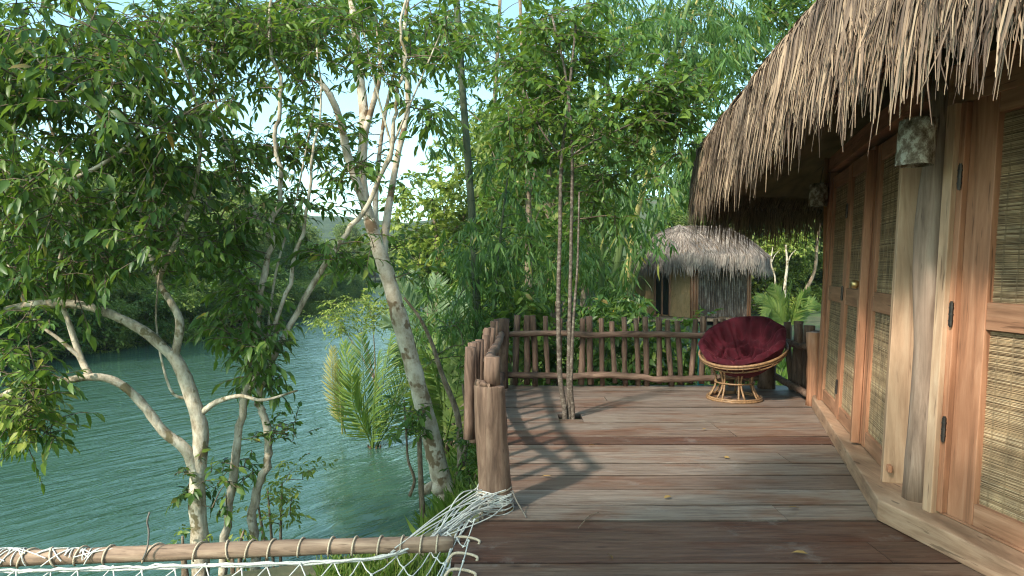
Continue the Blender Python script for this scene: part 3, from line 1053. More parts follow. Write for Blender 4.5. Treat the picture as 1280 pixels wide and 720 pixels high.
# ---- thatch
def thatch(eave, ridge, prof, parent, n_roof, n_tuft, wid, ln, mats, tuft_len, fringe_drop=.25, vmax=1.0, closed=True, weight=None, seg=10, lift=.03, core=True, near_lift=0.0):
    E = np.asarray(eave, dtype=float)
    if closed:
        Ex = np.concatenate([E[-2:], E, E[:3]])
        Ec = smoothpath(Ex, seg)[2 * seg:-(2 * seg)]
    else:
        Ec = smoothpath(E, seg)
    r0, r1 = np.array(ridge[0]), np.array(ridge[1])
    ax = r1 - r0
    L = max(np.dot(ax, ax), 1e-6)
    ts = np.clip((Ec - r0) @ ax / L, 0, 1)
    Rc = r0 + ts[:, None] * ax
    pv, pz = np.array([p[0] for p in prof]), np.array([p[1] for p in prof])
    m = len(Ec)
    tgt = nrm(np.gradient(Ec, axis=0))
    cum = np.concatenate([[0], np.cumsum(np.linalg.norm(np.diff(Ec, axis=0), axis=1))])
    irr = np.array([mnoise.noise(Vector((c * .9, 2.3, 0))) * .06 for c in cum])
    if near_lift:
        irr = irr + near_lift * np.clip((6.2 - Ec[:, 1]) / 3.2, 0, 1) - .16 * np.clip((Ec[:, 1] - 7.2) / 1.3, 0, 1)

    def S(u, v):
        """u: fractional index on the eave, v: 0 eave .. 1 ridge (negative: hanging)."""
        i = np.clip(u, 0, m - 1.001)
        k = i.astype(int)
        f = (i - k)[..., None]
        e = Ec[k] * (1 - f) + Ec[k + 1] * f
        r = Rc[k] * (1 - f) + Rc[k + 1] * f
        vv = np.clip(v, 0, 1)[..., None]
        p = e * (1 - vv) + r * vv
        z = np.interp(np.clip(v, 0, 1), pv, pz) + irr[k] * (1 - np.clip(v, 0, 1))
        return np.concatenate([p, z[..., None]], -1), k, np.linalg.norm(e - r, axis=-1)

    if core:
        b = MB()
        vs = np.array([0, .004, .012, .03, .06, .1, .15, .2, .3, .4, .5, .6, .7, .8, .9, 1.0])
        U, Vv = np.meshgrid(np.arange(m, dtype=float), vs, indexing='ij')
        top, _, _ = S(U.ravel(), Vv.ravel())
        bot = top.copy()
        bot[:, 2] -= np.interp(Vv.ravel(), [0, .06, 1], [.03, .24, .28])
        k = len(vs)
        i, j = np.meshgrid(np.arange(m - 1), np.arange(k - 1), indexing='ij')
        q = (i * k + j).ravel()
        F = np.stack([q, q + k, q + k + 1, q + 1], -1)
        b.add(np.concatenate([top, bot]), [F, F[:, ::-1] + m * k,
              np.stack([np.arange(m - 1) * k, np.arange(m - 1) * k + m * k, np.arange(1, m) * k + m * k, np.arange(1, m) * k], -1)])
        roof = b.build('roof', mats[1], parent, smooth=True)
    else:
        roof = parent
    # strands lying on the slope
    pr = np.ones(m) if weight is None else np.array([weight(*e) for e in Ec])
    pr = pr / pr.sum()
    b = MB()

    def strands(u, v, length, w, sideways, hang, off, tipspread, K=5, out=.04):
        n = len(u)
        s = np.linspace(0, 1, K)
        _, k0, slope = S(u, v)
        du = sideways[:, None] * s[None] ** 1.3
        ds = length[:, None] * s[None]
        vv = v[:, None] - ds / (slope[:, None] * 1.25)
        P, kk, _ = S(u[:, None] + du * 0, vv)
        tg = tgt[np.clip(k0, 0, m - 1)]
        outv = np.stack([tg[:, 1], -tg[:, 0]], -1)
        cen = Ec.mean(0)
        sg = np.sign(np.sum(outv * (Ec[np.clip(k0, 0, m - 1)] - cen), -1))
        outv = outv * sg[:, None]
        P[..., :2] += tg[:, None, :] * du[..., None]
        over = np.clip(-vv, 0, None) * slope[:, None] * 1.25
        P[..., 2] -= over * hang[:, None]
        P[..., :2] += outv[:, None, :] * (out * np.sqrt(over + 1e-6) + over * (1 - hang[:, None]) * .6)[..., None]
        wg = rng.normal(0, .014 * ln / .5, n)[:, None] * np.sin(s[None] * 5.0 + rng.uniform(0, 6, n)[:, None])
        P[..., :2] += tg[:, None, :] * wg[..., None]
        P[..., 2] += (off[:, None] + lift * s[None] ** 2 * rng.uniform(0, 1.6, n)[:, None]) * (over < 1e-5)
        P[..., :2] += outv[:, None, :] * (off[:, None] * .7)[..., None]
        tw = rng.normal(0, .5, n)
        wv = np.concatenate([tg + outv * tw[:, None] * .5, (tw * .6)[:, None]], -1)
        wv = nrm(wv) * w[:, None]
        taper = np.array([.7, 1, .95, .75, .22]) if K == 5 else np.interp(s, [0, .3, .7, 1], [.7, 1, .8, .08])
        A = P + wv[:, None, :] * taper[None, :, None]
        Bm = P - wv[:, None, :] * taper[None, :, None]
        V = np.stack([A, Bm], 2).reshape(-1, 3)
        o = (np.arange(n) * K * 2)[:, None]
        j = np.arange(K - 1)[None] * 2
        F = np.stack([o + j, o + j + 1, o + j + 3, o + j + 2], -1).reshape(-1, 4)
        b.add(V, [F])

    u = rng.choice(m - 1, n_roof, p=pr[:-1] / pr[:-1].sum()) + rng.uniform(0, 1, n_roof)
    v = rng.uniform(0, 1, n_roof) ** 1.25 * vmax
    strands(u, v, ln * rng.uniform(.6, 1.3, n_roof), wid * rng.uniform(.5, 1.2, n_roof), rng.normal(0, .05 * ln / .5, n_roof), rng.uniform(.8, 1, n_roof), rng.uniform(.0, .045, n_roof) * ln / .5, 0)
    # tufts at the eave
    tu = rng.choice(m - 1, n_tuft, p=pr[:-1] / pr[:-1].sum()) + rng.uniform(0, 1, n_tuft)
    per = 16
    lay = rng.uniform(0, 1, n_tuft)
    uu = np.repeat(tu, per)
    n = len(uu)
    base_sp = rng.normal(0, .045 * ln / .5, n)
    cs = np.repeat(rng.normal(0, .07, n_tuft), per) * ln / .5
    steps = (cum[-1] / (m - 1))
    tl = np.repeat(tuft_len[0] + (tuft_len[1] - tuft_len[0]) * rng.uniform(0, 1, n_tuft) ** 1.6, per) * rng.uniform(.65, 1.1, n)
    v0 = np.repeat(.03 + .05 * lay, per) * rng.uniform(.4, 1.3, n)
    slope = np.linalg.norm(Ec - Rc, axis=1).mean() * 1.25
    strands(uu + base_sp / steps, v0, v0 * slope + tl, wid * rng.uniform(.5, 1.25, n), cs - base_sp * .7 + rng.normal(0, .03 * ln / .5, n), rng.uniform(.82, 1.0, n),
            np.repeat(rng.uniform(0, .07, n_tuft), per) * ln / .5, 0, K=5)
    # inner fringe hanging straight below the edge
    nf = n_tuft * 7
    u = rng.choice(m - 1, nf, p=pr[:-1] / pr[:-1].sum()) + rng.uniform(0, 1, nf)
    v = rng.uniform(.0, .012, nf)
    strands(u, v, rng.uniform(.3, 1.0, nf) * fringe_drop, wid * .6 * rng.uniform(.5, 1.1, nf), rng.normal(0, .03, nf), np.ones(nf), -rng.uniform(.0, .12, nf), 0)
    th = b.build('thatch', mats[0], roof, smooth=True)
    return roof, Ec, Rc


EAVE = [(1.72, 2.3), (1.62, 3.4), (1.66, 4.6), (1.74, 5.8), (1.90, 7.0), (2.25, 7.85), (2.9, 8.5), (3.8, 8.85), (5.2, 8.9), (6.8, 8.2), (7.9, 6.4), (8.1, 3.6), (7.8, .8), (6.6, -1.2), (5.0, -1.7), (3.4, -1.4), (2.35, -.4), (1.9, 1.0)]
PROF = [(0, 2.36), (.004, 2.45), (.012, 2.53), (.03, 2.61), (.06, 2.70), (.2, 2.98), (.4, 3.32), (.7, 3.80), (1, 4.1)]


def wgt(x, y):
    w = 1.0 if (x < 5.4 and y > .5) else .12
    if x < 2.0 and y < 5:
        w *= 1.5
    return w


roof, Ec, Rc = thatch(EAVE, ((5.0, 1.2), (5.0, 5.6)), PROF, hut, 42000, 900, .0070, .55, (MT['thatch'], MT['thatchd']), (.05, .38), weight=wgt, near_lift=.25)
# rafters and purlins seen under the eave
for i in range(0, len(Ec), 5):
    e, r = Ec[i], Rc[i]
    p0 = np.array([*(e * .97 + r * .03), 2.42])
    p1 = np.array([*(e * .55 + r * .45), 3.75])
    pm = (p0 + p1) / 2
    pm[2] = np.interp(.24, [p[0] for p in PROF], [p[1] for p in PROF]) - .33
    pp = np.array([*(e * .9 + r * .1), np.interp(.1, [p[0] for p in PROF], [p[1] for p in PROF]) - .33])
    b = MB()
    b.tube(smoothpath([p0, pp, pm], 4), .028, 7)
    b.build('rafter', MT['rail'], roof, smooth=True)
for f in (.05, .10, .15, .2):
    ring_ = Ec * (1 - f) + Rc * f
    z = np.interp(f, [p[0] for p in PROF], [p[1] for p in PROF]) - .29
    b = MB()
    b.tube(np.concatenate([ring_, np.full((len(ring_), 1), z)], 1), .014, 6, cap=False)
    b.build('purlin', MT['rail'], roof, smooth=True)


# bark lamps hanging under the eave
def bark_lamp(loc, r, h, label):
    root = thing('bark_lamp', label, 'lamp', loc, 'bark lamps hanging under the hut eave')
    x, y, z = loc
    b = MB()
    n = 18
    outer, inner = [], []
    zs = np.linspace(0, h, 6)
    V, F = [], []
    ang = np.arange(n) * 2 * math.pi / n
    wob = 1 + .05 * np.sin(ang * 3 + .5) + rng.normal(0, .025, n)
    rows = [(r, zz) for zz in zs] + [(r * .84, h), (r * .84, .02)]
    for (rr, zz) in rows:
        for k in range(n):
            V.append((x + rr * wob[k] * math.cos(ang[k]) + .08 * zz, y + rr * wob[k] * math.sin(ang[k]), z + zz))
    for i in range(len(rows) - 1):
        for k in range(n):
            F.append((i * n + k, i * n + (k + 1) % n, (i + 1) * n + (k + 1) % n, (i + 1) * n + k))
    o = len(V)
    V.append((x, y, z + .02))
    b.add(V, [F, [(o, (len(rows) - 1) * n + (k + 1) % n, (len(rows) - 1) * n + k) for k in range(n)]])
    b.build('bark_shade', MT['barkd'], root, smooth=True)
    b = MB()
    b.tube([(x + .02, y, z + h - .03), (x + .03, y, z + h + .05), (x + .06, y + .02, z + h + .17)], .006, 6)
    b.tube([(x + .02 - r * .9, y, z + h - .02), (x + .02 + r * .9, y, z + h - .02)], .009, 6)
    b.build('hanging_cord', MT['roped'], root)
    return root


p = at(1143, 207, 3.55)
bark_lamp(tuple(p), .085, .235, 'lichen spotted bark lamp hanging over the corner post of the hut')
p = at(1022, 258, 6.7)
bark_lamp(tuple(p), .085, .22, 'smaller dark bark lamp hanging beyond the last jamb of the hut')

# ------------------------------------------------------------------ chair
CX, CY = 2.41, 7.36
ch = thing('papasan_chair', 'round rattan papasan chair with maroon tufted cushion on the deck', 'chair', (CX, CY, 0))


def ringpts(c, r, nrmv, n=40, e=1.0):
    nv = Vector(nrmv).normalized()
    a = nv.cross(Vector((0, 1, .01))).normalized()
    bb = nv.cross(a)
    return [Vector(c) + a * (r * math.cos(k * 2 * math.pi / n)) + bb * (r * e * math.sin(k * 2 * math.pi / n)) for k in range(n + 1)]


for (z, r, tr_) in ((.014, .285, .0135), (.032, .279, .012), (.375, .25, .0135), (.345, .243, .012), (.19, .205, .009)):
    b = MB()
    b.tube(ringpts((CX, CY, z), r, (0, 0, 1)), tr_, 7, cap=False)
    b.build('base_ring', MT['rattan'], ch, smooth=True)
for k in range(7):
    a = k * 2 * math.pi / 7 + .2
    for s in (-1, 1):
        pts = []
        for f in np.linspace(0, 1, 7):
            r = .275 - .07 * math.sin(math.pi * f) - .03 * f
            aa = a + s * (.05 + .16 * abs(f - .5))
            pts.append((CX + r * math.cos(aa), CY + r * math.sin(aa), 
                        .015 + .35 * f))
        b = MB()
        b.tube(pts, .0115, 6)
        b.build('base_strut', MT['rattan'], ch, smooth=True)
# bowl
bn = Vector((-.20, -.22, .95)).normalized()
BC = Vector((CX + .085, CY, .535))
b_ = Vector((bn.x, bn.y, 0))
b_ = (b_ - bn * b_.dot(bn)).normalized()           # down the bowl plane, towards the sitter's knees
a_ = bn.cross(b_).normalized()
RR = .455
for dz, rr, tr_ in ((0, RR, .0145), (-.026, RR - .004, .012), (-.09, RR * .87, .009), (-.15, RR * .62, .009)):
    b = MB()
    b.tube(ringpts(BC + bn * dz, rr, bn, 48), tr_, 7, cap=False)
    b.build('bowl_ring', MT['rattan'], ch, smooth=True)
for k in range(16):
    t = k * 2 * math.pi / 16
    dv = a_ * math.cos(t) + b_ * math.sin(t)
    b = MB()
    b.tube([BC + dv * RR, BC + dv * RR * .87 - bn * .09, BC + dv * RR * .62 - bn * .15, BC + dv * RR * .3 - bn * .17], .008, 6)
    b.build('bowl_strut', MT['rattan'], ch, smooth=True)
# cushion: one puffy tufted disc folded up at the back
b = MB()
NR, NA = 40, 112
tufts = [(0, 0)] + [(.38, k * 2 * math.pi / 6 + .3) for k in range(6)] + [(.74, k * 2 * math.pi / 12 + .1) for k in range(12)]
tp = np.array([(r * math.cos(a), r * math.sin(a)) for r, a in tufts])
top, bot = [], []
for i in range(NR + 1):
    rho = i / NR
    for k in range(NA):
        t = k * 2 * math.pi / NA
        xx, yy = rho * math.cos(t), rho * math.sin(t)
        dd = np.sqrt(((tp - (xx, yy)) ** 2).sum(1))
        d1_, d2_ = np.partition(dd, 1)[:2]
        puff = 1 - math.exp(-(d1_ / .12) ** 2)
        seam = 1 - .7 * math.exp(-((d2_ - d1_) / .06) ** 2)
        edge = math.sqrt(max(0, 1 - rho ** 6))
        back = (.5 - .5 * math.sin(t + .15)) ** 1.1       # 1 at the back rim, 0 at the front
        rad = (.43 + .05 * back) * rho ** .95 * (1 + .02 * math.cos(9 * t) * rho)
        h = -.25 + .27 * rho ** 2.0 + back * .19 * rho ** 2.2 + .02 * rho ** 3 * mnoise.noise(Vector((math.cos(t) * 1.5, math.sin(t) * 1.5, 7)))
        th = (.02 + .125 * puff * seam) * edge + .010 * mnoise.noise(Vector((xx * 5, yy * 5, 2)))
        rim = nrm(np.array([-back * .9 * rho, 1.0]))
        dirv = (a_ * math.cos(t) + b_ * math.sin(t))
        base = BC + dirv * rad + bn * h
        nv_ = dirv * float(rim[0]) + bn * float(rim[1])
        top.append(base + nv_ * th)
        bot.append(base - nv_ * (.045 * edge))
V = [tuple(p) for p in top] + [tuple(p) for p in bot]
F = []
M_ = (NR + 1) * NA
for i in range(NR):
    for k in range(NA):
        k2 = (k + 1) % NA
        F.append((i * NA + k, (i + 1) * NA + k, (i + 1) * NA + k2, i * NA + k2))
        F.append((M_ + i * NA + k2, M_ + (i + 1) * NA + k2, M_ + (i + 1) * NA + k, M_ + i * NA + k))
for k in range(NA):
    k2 = (k + 1) % NA
    F.append((NR * NA + k, M_ + NR * NA + k, M_ + NR * NA + k2, NR * NA + k2))
b.add(V, [F])
b.build('cushion', MT['cushion'], ch, smooth=True)

# ------------------------------------------------------------------ hammock net
LY, LZ = 3.42, -.02
b = MB()
lp = smoothpath([(-3.6, LY - .02, LZ - .035), (-2.5, LY, LZ - .03), (-1.6, LY + .02, LZ - .005), (-.9, LY + .035, LZ + .015), (-.30, LY + .05, LZ + .02)], 8)
b.tube(lp, .040 * rng.uniform(.95, 1.06, len(lp)), 14, rough=.03)
tag(b.build('hammock_log', MT['log'], smooth=True), 'pale round log carrying the far edge of the rope net over the water', 'log')

ham = thing('rope_hammock', 'white knotted rope net hammock stretched from the log to the deck post', 'hammock', (-1.5, 2.6, -.05))


def far_edge(s):
    """border of the net: along the log, then up to the foot of the thick post."""
    pts = [(-3.4, LY - .075, LZ - .075), (-2.5, LY - .075, LZ - .07), (-1.6, LY - .06, LZ - .05), (-.85, LY - .05, LZ - .03), (-.52, LY + .02, LZ + .0), (-.32, 3.66, .04), (-.19, 3.86, .08)]
    P = smoothpath(pts, 8)
    c = np.concatenate([[0], np.cumsum(np.linalg.norm(np.diff(P, axis=0), axis=1))])
    c /= c[-1]
    return np.array([np.interp(s, c, P[:, i]) for i in range(3)])


def netp(s, t):
    a = far_edge(s)
    n_ = np.array([-3.4 + 3.1 * s, .9, -.05])
    p = a * (1 - t) + n_ * t
    p[2] -= .42 * math.sin(math.pi * min(1, t * 1.05)) * (math.sin(math.pi * s) ** .6 if 0 < s < 1 else 0)
    return p


b = MB()
NS, NT_ = 22, 12
node = {}
for i in range(NS * 2 + 1):
    for j in range(NT_ * 2 + 1):
        if (i + j) % 2 == 0:
            node[i, j] = netp(i / (NS * 2), j / (NT_ * 2)) + rng.normal(0, .008, 3)
for (i, j), p in node.items():
    for di in (-1, 1):
        q_ = node.get((i + di, j + 1))
        if q_ is not None:
            m_ = (p + q_) / 2
            m_[2] -= .012
            b.tube([p, m_, q_], .0036, 5, cap=False)
    b.tube([p + (-.006, 0, 0), p, p + (.006, 0, 0)], [.004, .0075, .004], 6)
b.build('net', MT['rope'], ham, smooth=True)
b = MB()
for off in ((0, 0, 0), (.0, -.008, .010), (.005, .012, .004)):
    P = np.array([far_edge(s) + np.array(off) + rng.normal(0, .003, 3) for s in np.linspace(0, 1, 80)])
    b.tube(P, .006, 6, cap=False)
P = smoothpath([(-.19, 3.86, .07), (-.27, 3.6, .01), (-.30, 3.3, -.03), (-.32, 2.8, -.03), (-.31, .9, -.04)], 8)
b.tube(P, .008, 6, cap=False)
P2 = P + np.array([-.02, .0, .008])
b.tube(P2, .006, 6, cap=False)
b.build('border_rope', MT['rope'], ham, smooth=True)
b = MB()      # gathered strands wound round the foot of the post
for k in range(16):
    z = .01 + .10 * rng.uniform()
    r = .094 + .018 * rng.uniform()
    tilt = rng.normal(0, .035, 2)
    cx_, cy_ = -.102, 3.98
    b.tube([(cx_ + r * math.cos(a), cy_ + r * math.sin(a), z + tilt[0] * math.cos(a) + tilt[1] * math.sin(a)) for a in np.linspace(0, 2 * math.pi, 28)], .0042, 5, cap=False)
for k in range(26):
    s = rng.uniform(.80, .93)
    p0 = far_edge(s) + rng.normal(0, .015, 3)
    a = rng.uniform(math.pi * .9, math.pi * 1.9)
    p1 = np.array([-.102 + .1 * math.cos(a), 3.98 + .1 * math.sin(a), rng.uniform(.02, .14)])
    m_ = (p0 + p1) / 2 + rng.normal(0, .03, 3)
    m_[2] += .03
    b.tube(smoothpath([p0, m_, p1], 5), .0038, 5, cap=False)
b.build('gathered_rope', MT['rope'], ham, smooth=True)
b = MB()
b.tube([(-.102 + .096 * math.cos(a), 3.98 + .096 * math.sin(a), .125 + .012 * math.cos(a)) for a in np.linspace(0, 2 * math.pi, 28)], .007, 6, cap=False)
b.tube(smoothpath([(-.16, 3.895, .12), (-.17, 3.84, .05), (-.165, 3.82, -.03)], 5), .006, 6)
b.build('tie_rope', MT['ropet'], ham, smooth=True)


def loop(x, slant, r=.047, mat='ropet', th=.0048):
    b = MB()
    i = int(np.argmin(np.abs(lp[:, 0] - x)))
    c = lp[i]
    P = []
    for a in np.linspace(R(-60), R(230), 16):
        P.append((x + slant * (a - R(80)) / R(300), c[1] + r * math.cos(a) * -1, c[2] + r * math.sin(a)))
    b.tube(P, th, 6)
    b.build('lashing', MT[mat], ham, smooth=True)


for px, sl in ((30, .10), (58, -.08), (95, .05), (130, .04), (187, .12), (243, .05), (278, -.04), (308, .05), (335, .04), (372, .03), (410, .03), (440, .03), (472, .03), (500, .02), (525, .02), (545, .01)):
    loop((px - 640) / FPX * LY, sl)
b = MB()     # tangle of net thrown over the log at its left end
for k in range(34):
    x0 = rng.uniform(-2.75, -2.12)
    a0, a1 = rng.uniform(R(-40), R(60)), rng.uniform(R(110), R(220))
    dx = rng.normal(0, .14)
    P = []
    for f in np.linspace(0, 1, 9):
        a = a0 + (a1 - a0) * f
        P.append((x0 + dx * f, LY - .045 * math.cos(a) * 1.05, LZ - .03 + .0475 * math.sin(a)))
    b.tube(P, .0034, 5, cap=False)
b.build('tangle', MT['rope'], ham, smooth=True)
b = MB()
b.tube(smoothpath([at(178, 700, 3.36), at(184, 685, 3.37), at(186, 665, 3.38), at(184, 652, 3.38), (at(187, 640, 3.38))], 5), .0045, 6)
b.build('rope_tail', MT['roped'], ham, smooth=True)
for yy in (3.50, 3.30, 3.12, 2.9):
    b = MB()
    b.tube(smoothpath([(-.33, yy, -.05), (-.29, yy + .005, .018), (-.22, yy + .005, .02), (-.17, yy - .015, .012), (-.17, yy - .04, .004)], 5), .007, 6)
    b.build('deck_loop', MT['ropet'], ham, smooth=True)
b = MB()
b.tube(smoothpath([(-.03, 3.95, .10), (0.0, 3.93, .12), (.03, 3.90, .07), (.07, 3.88, .01), (.08, 3.83, .006)], 5), .005, 6)
b.build('rope_tail', MT['roped'], ham, smooth=True)

# ------------------------------------------------------------------ trees on the near bank
def S_(pts, Y):
    return [at(p[0], p[1], (Y if len(p) < 3 else p[2])) for p in pts]


# A: forked tree by the hammock
A = Tree('broadleaf_tree', 'low forking tree with pale bark and two long limbs reaching left over the river', 'tree', at(250, 770, 5.5), MT['leafd'], MT['barkl'])
A.stem(S_([(250, 780), (251, 690), (246, 620), (251, 545), (244, 510), (228, 465), (214, 440)], 5.5), .074, .050, sides=12)
A.stem(S_([(216, 446, 5.5), (185, 418, 5.45), (150, 398, 5.4), (105, 382, 5.3), (45, 380, 5.2), (-20, 390, 5.1), (-120, 370, 5)], 5.4), .042, .026)
A.stem(S_([(218, 448, 5.5), (225, 405, 5.5), (215, 380, 5.55), (198, 350, 5.6), (180, 280, 5.6), (165, 200, 5.6), (150, 100, 5.6)], 5.5), .036, .012)
A.stem(S_([(247, 600, 5.48), (232, 562, 5.45), (205, 540, 5.4), (178, 505, 5.35), (150, 480, 5.3), (118, 471, 5.25), (62, 479, 5.2), (28, 482, 5.2), (-15, 505, 5.15)], 5.4), .046, .018, sides=10)
A.stem(S_([(112, 470, 5.25), (100, 445, 5.3), (85, 400, 5.3), (70, 350, 5.3), (90, 250, 5.2), (60, 150, 5.2)], 5.3), .028, .009)
A.stem(S_([(104, 450, 5.3), (75, 425, 5.25), (40, 395, 5.2), (10, 330, 5.1)], 5.2), .018, .007)
A.stem(S_([(252, 516, 5.5), (272, 502, 5.5), (300, 495, 5.5), (330, 500, 5.5), (372, 488, 5.6)], 5.5), .026, .008)
A.stem(S_([(245, 520, 5.5), (236, 500, 5.5), (212, 485, 5.5), (195, 400, 5.6), (205, 300, 5.5)], 5.5), .016, .006)
A.stem(S_([(-60, 232, 4.6), (30, 238, 4.7), (95, 222, 4.8), (150, 190, 4.9), (190, 150, 5.0)], 4.8), .024, .008)
A.stem(S_([(198, 350, 5.6), (240, 250, 5.4), (250, 150, 5.2), (220, 60, 5.0)], 5.4), .02, .007)
C_ = np.concatenate([ell(60, 150, 140, 120, 4.2, 6.2, 56), ell(70, 55, 150, 80, 4.0, 6.0, 38), ell(200, 150, 110, 95, 4.6, 6.2, 28), ell(80, 285, 120, 52, 4.4, 6.0, 27),
                     ell(205, 245, 70, 50, 4.8, 6.0, 10), ell(60, 340, 70, 40, 5, 6, 16), ell(300, 260, 50, 40, 5.2, 6.3, 9)])
A.clumps(C_, 7, 7, .112, .165, .28, hang=.85)
A.clumps(np.concatenate([ell(20, 440, 45, 55, 4.7, 5.4, 12), ell(30, 520, 42, 28, 4.8, 5.4, 12), ell(120, 60, 120, 50, 5.2, 6.4, 22), ell(100, 200, 120, 90, 4.6, 5.6, 18), ell(230, 330, 40, 40, 5, 5.8, 8)]), 6, 7, .105, .165, .26, hang=.6, leaf='leafm')
A.clumps(np.concatenate([ell(30, 515, 44, 30, 4.7, 5.2, 6), ell(300, 60, 70, 50, 6.6, 7.6, 14)]), 6, 8, .085, .2, .26, hang=.4, leaf='leafy')
A.clumps(ell(262, 600, 22, 60, 5.3, 5.6, 7), 3, 6, .09, .22, .16)
A.clumps(ell(235, 600, 15, 25, 5.4, 5.6, 2), 3, 6, .06, .3, .14)
A.done()

B = Tree('broadleaf_tree', 'slender tree just right of the forking tree, its thin tan stem leaning right', 'tree', at(278, 770, 5.8), MT['leafm'], MT['barkl'])
B.stem(S_([(276, 780), (280, 690), (290, 600), (303, 520), (310, 470), (322, 400), (338, 300), (350, 235), (343, 170), (352, 110), (338, 40), (342, -40)], 5.8), .040, .010, sides=10, wob=.012)
B.stem(S_([(306, 500), (330, 440), (362, 350), (384, 255), (391, 190), (402, 130), (396, 60)], 5.8), .022, .006, wob=.01)
B.stem(S_([(338, 300, 5.8), (300, 230, 5.9), (270, 130, 6.0), (265, 40, 6.0)], 5.8), .018, .006)
B.clumps(np.concatenate([ell(310, 400, 34, 42, 5.5, 6.1, 16), ell(325, 460, 32, 32, 5.5, 6.0, 10), ell(295, 330, 36, 30, 5.5, 6.1, 5)]), 5, 7, .115, .165, .24, hang=.8)
B.clumps(np.concatenate([ell(330, 50, 110, 60, 5.6, 7.2, 46), ell(250, 40, 70, 50, 5.6, 7.2, 30), ell(360, 190, 40, 30, 5.7, 6.4, 8), ell(310, 200, 40, 40, 5.7, 6.4, 8)]), 6, 7, .10, .165, .28, hang=.6)
B.clumps(ell(305, 590, 22, 45, 5.7, 6.0, 5), 3, 6, .08, .22, .15)
B.done()

C = Tree('broadleaf_tree', 'thin crooked tree whose long bare stem sweeps up right across the white trunk', 'tree', at(322, 770, 5.9), MT['leafm'], MT['barkl'])
C.stem(S_([(324, 780), (318, 690), (316, 640), (326, 600), (336, 560), (330, 520), (322, 500), (338, 455), (380, 372), (425, 305), (462, 250), (490, 185), (493, 130), (506, 80), (500, 30), (516, -30)], 5.9), .043, .009, sides=10, wob=.01)
C.stem(S_([(462, 250, 5.9), (500, 160, 6.0), (530, 90, 6.1), (560, 20, 6.2)], 6), .012, .005)
C.stem(S_([(490, 185), (470, 110), (455, 40)], 5.9), .012, .005)
C.stem(S_([(332, 440), (345, 340), (370, 250), (395, 120)], 5.9), .013, .005)
C.clumps(np.concatenate([ell(430, 185, 60, 40, 5.6, 6.6, 9), ell(480, 50, 90, 50, 5.7, 6.8, 20), ell(420, 290, 50, 36, 5.7, 6.3, 9), ell(400, 40, 60, 40, 5.6, 6.8, 14), ell(370, 260, 26, 24, 5.7, 6.2, 4), ell(520, 140, 30, 16, 5.7, 6.3, 4)]), 5, 7, .105, .165, .28, hang=.55)
C.clumps(ell(365, 540, 25, 14, 5.8, 6.1, 5), 4, 7, .06, .25, .2, hang=.1)
C.done()

# D: big pale trunk
D = Tree('pale_trunk_tree', 'tall tree with thick mottled whitish trunk leaning left beside the notched post', 'tree', at(566, 645, 7.8), MT['leafm'], MT['barkw'])
D.stem(S_([(575, 690), (566, 640), (552, 600), (540, 550), (522, 480), (500, 400), (486, 350), (473, 310), (462, 275)], 7.8), .128, .072, sides=16, n=6)
D.stem(S_([(463, 280, 7.8), (452, 225, 7.8), (455, 150, 7.85), (448, 80, 7.9), (440, 0, 7.9), (430, -80, 7.9)], 7.8), .066, .036, sides=12)
D.stem(S_([(458, 260, 7.8), (436, 200, 7.7), (425, 150, 7.6), (408, 112, 7.5), (380, 85, 7.4), (340, 60, 7.3)], 7.8), .055, .018)
D.stem(S_([(478, 325, 7.8), (484, 270, 7.9), (496, 200, 8.0), (510, 130, 8.0), (505, 50, 8.1), (515, -40, 8.1)], 7.8), .05, .02)
D.stem(S_([(470, 300, 7.8), (470, 240, 8.2), (480, 150, 8.3), (500, 60, 8.3)], 7.8), .04, .015)
D.stem(S_([(455, 170, 7.8), (475, 90, 7.9), (470, 20, 8)], 7.8), .04, .015)
D.clumps(np.concatenate([ell(420, 40, 110, 50, 8.0, 9.4, 34), ell(360, 10, 110, 40, 7.2, 9, 30), ell(465, 200, 60, 40, 8.0, 8.6, 6), ell(540, 40, 60, 50, 7.4, 9, 18), ell(500, 325, 34, 20, 7.9, 8.3, 6), ell(375, 130, 40, 40, 7.6, 8.4, 6), ell(440, 335, 24, 14, 7.9, 8.2, 3)]), 6, 7, .12, .19, .34, hang=.3)
b = D.tr
for (px, py, rr) in ((549, 610, .10), (556, 625, .11), (533, 612, .06)):
    p = at(px, py, 7.75)
    for k in range(1):
        b.tube([p + Vector((-.07, -.02, -.05)), p, p + Vector((.06, .02, .08))], [rr * .4, rr, rr * .4], 10, rough=.12)
D.done()

# E: thin pale stem curving behind D
E = Tree('slim_tree', 'slim pale curved stem rising between the white trunk and the deck fence', 'tree', at(578, 590, 8.3), MT['leafm'], MT['barkb'])
E.stem(S_([(580, 640), (576, 575), (572, 520), (553, 470), (540, 430), (525, 398), (505, 372)], 8.3), .05, .014)
E.stem(S_([(590, 640), (582, 570), (584, 530), (578, 480)], 8.4), .04, .012)
E.stem(S_([(566, 640), (572, 585), (590, 540), (592, 500)], 8.2), .03, .01)
E.clumps(np.concatenate([ell(575, 600, 14, 26, 8.0, 8.5, 7), ell(560, 430, 24, 40, 8.3, 9, 8)]), 4, 7, .08, .2, .2)
E.done()

F_ = Tree('slim_tree', 'thin straight brown sapling standing before the white trunk over the water', 'tree', at(530, 680, 7.3), MT['leafm'], MT['barkb'])
F_.stem(S_([(532, 700), (528, 640), (526, 600), (524, 548)], 7.3), .034, .026)
F_.stem(S_([(512, 620), (518, 600), (510, 575), (508, 545), (505, 500)], 7.4), .02, .008)
F_.clumps(np.concatenate([ell(515, 530, 20, 30, 7.2, 7.6, 8)]), 4, 6, .10, .2, .2, hang=.7)
F_.done()

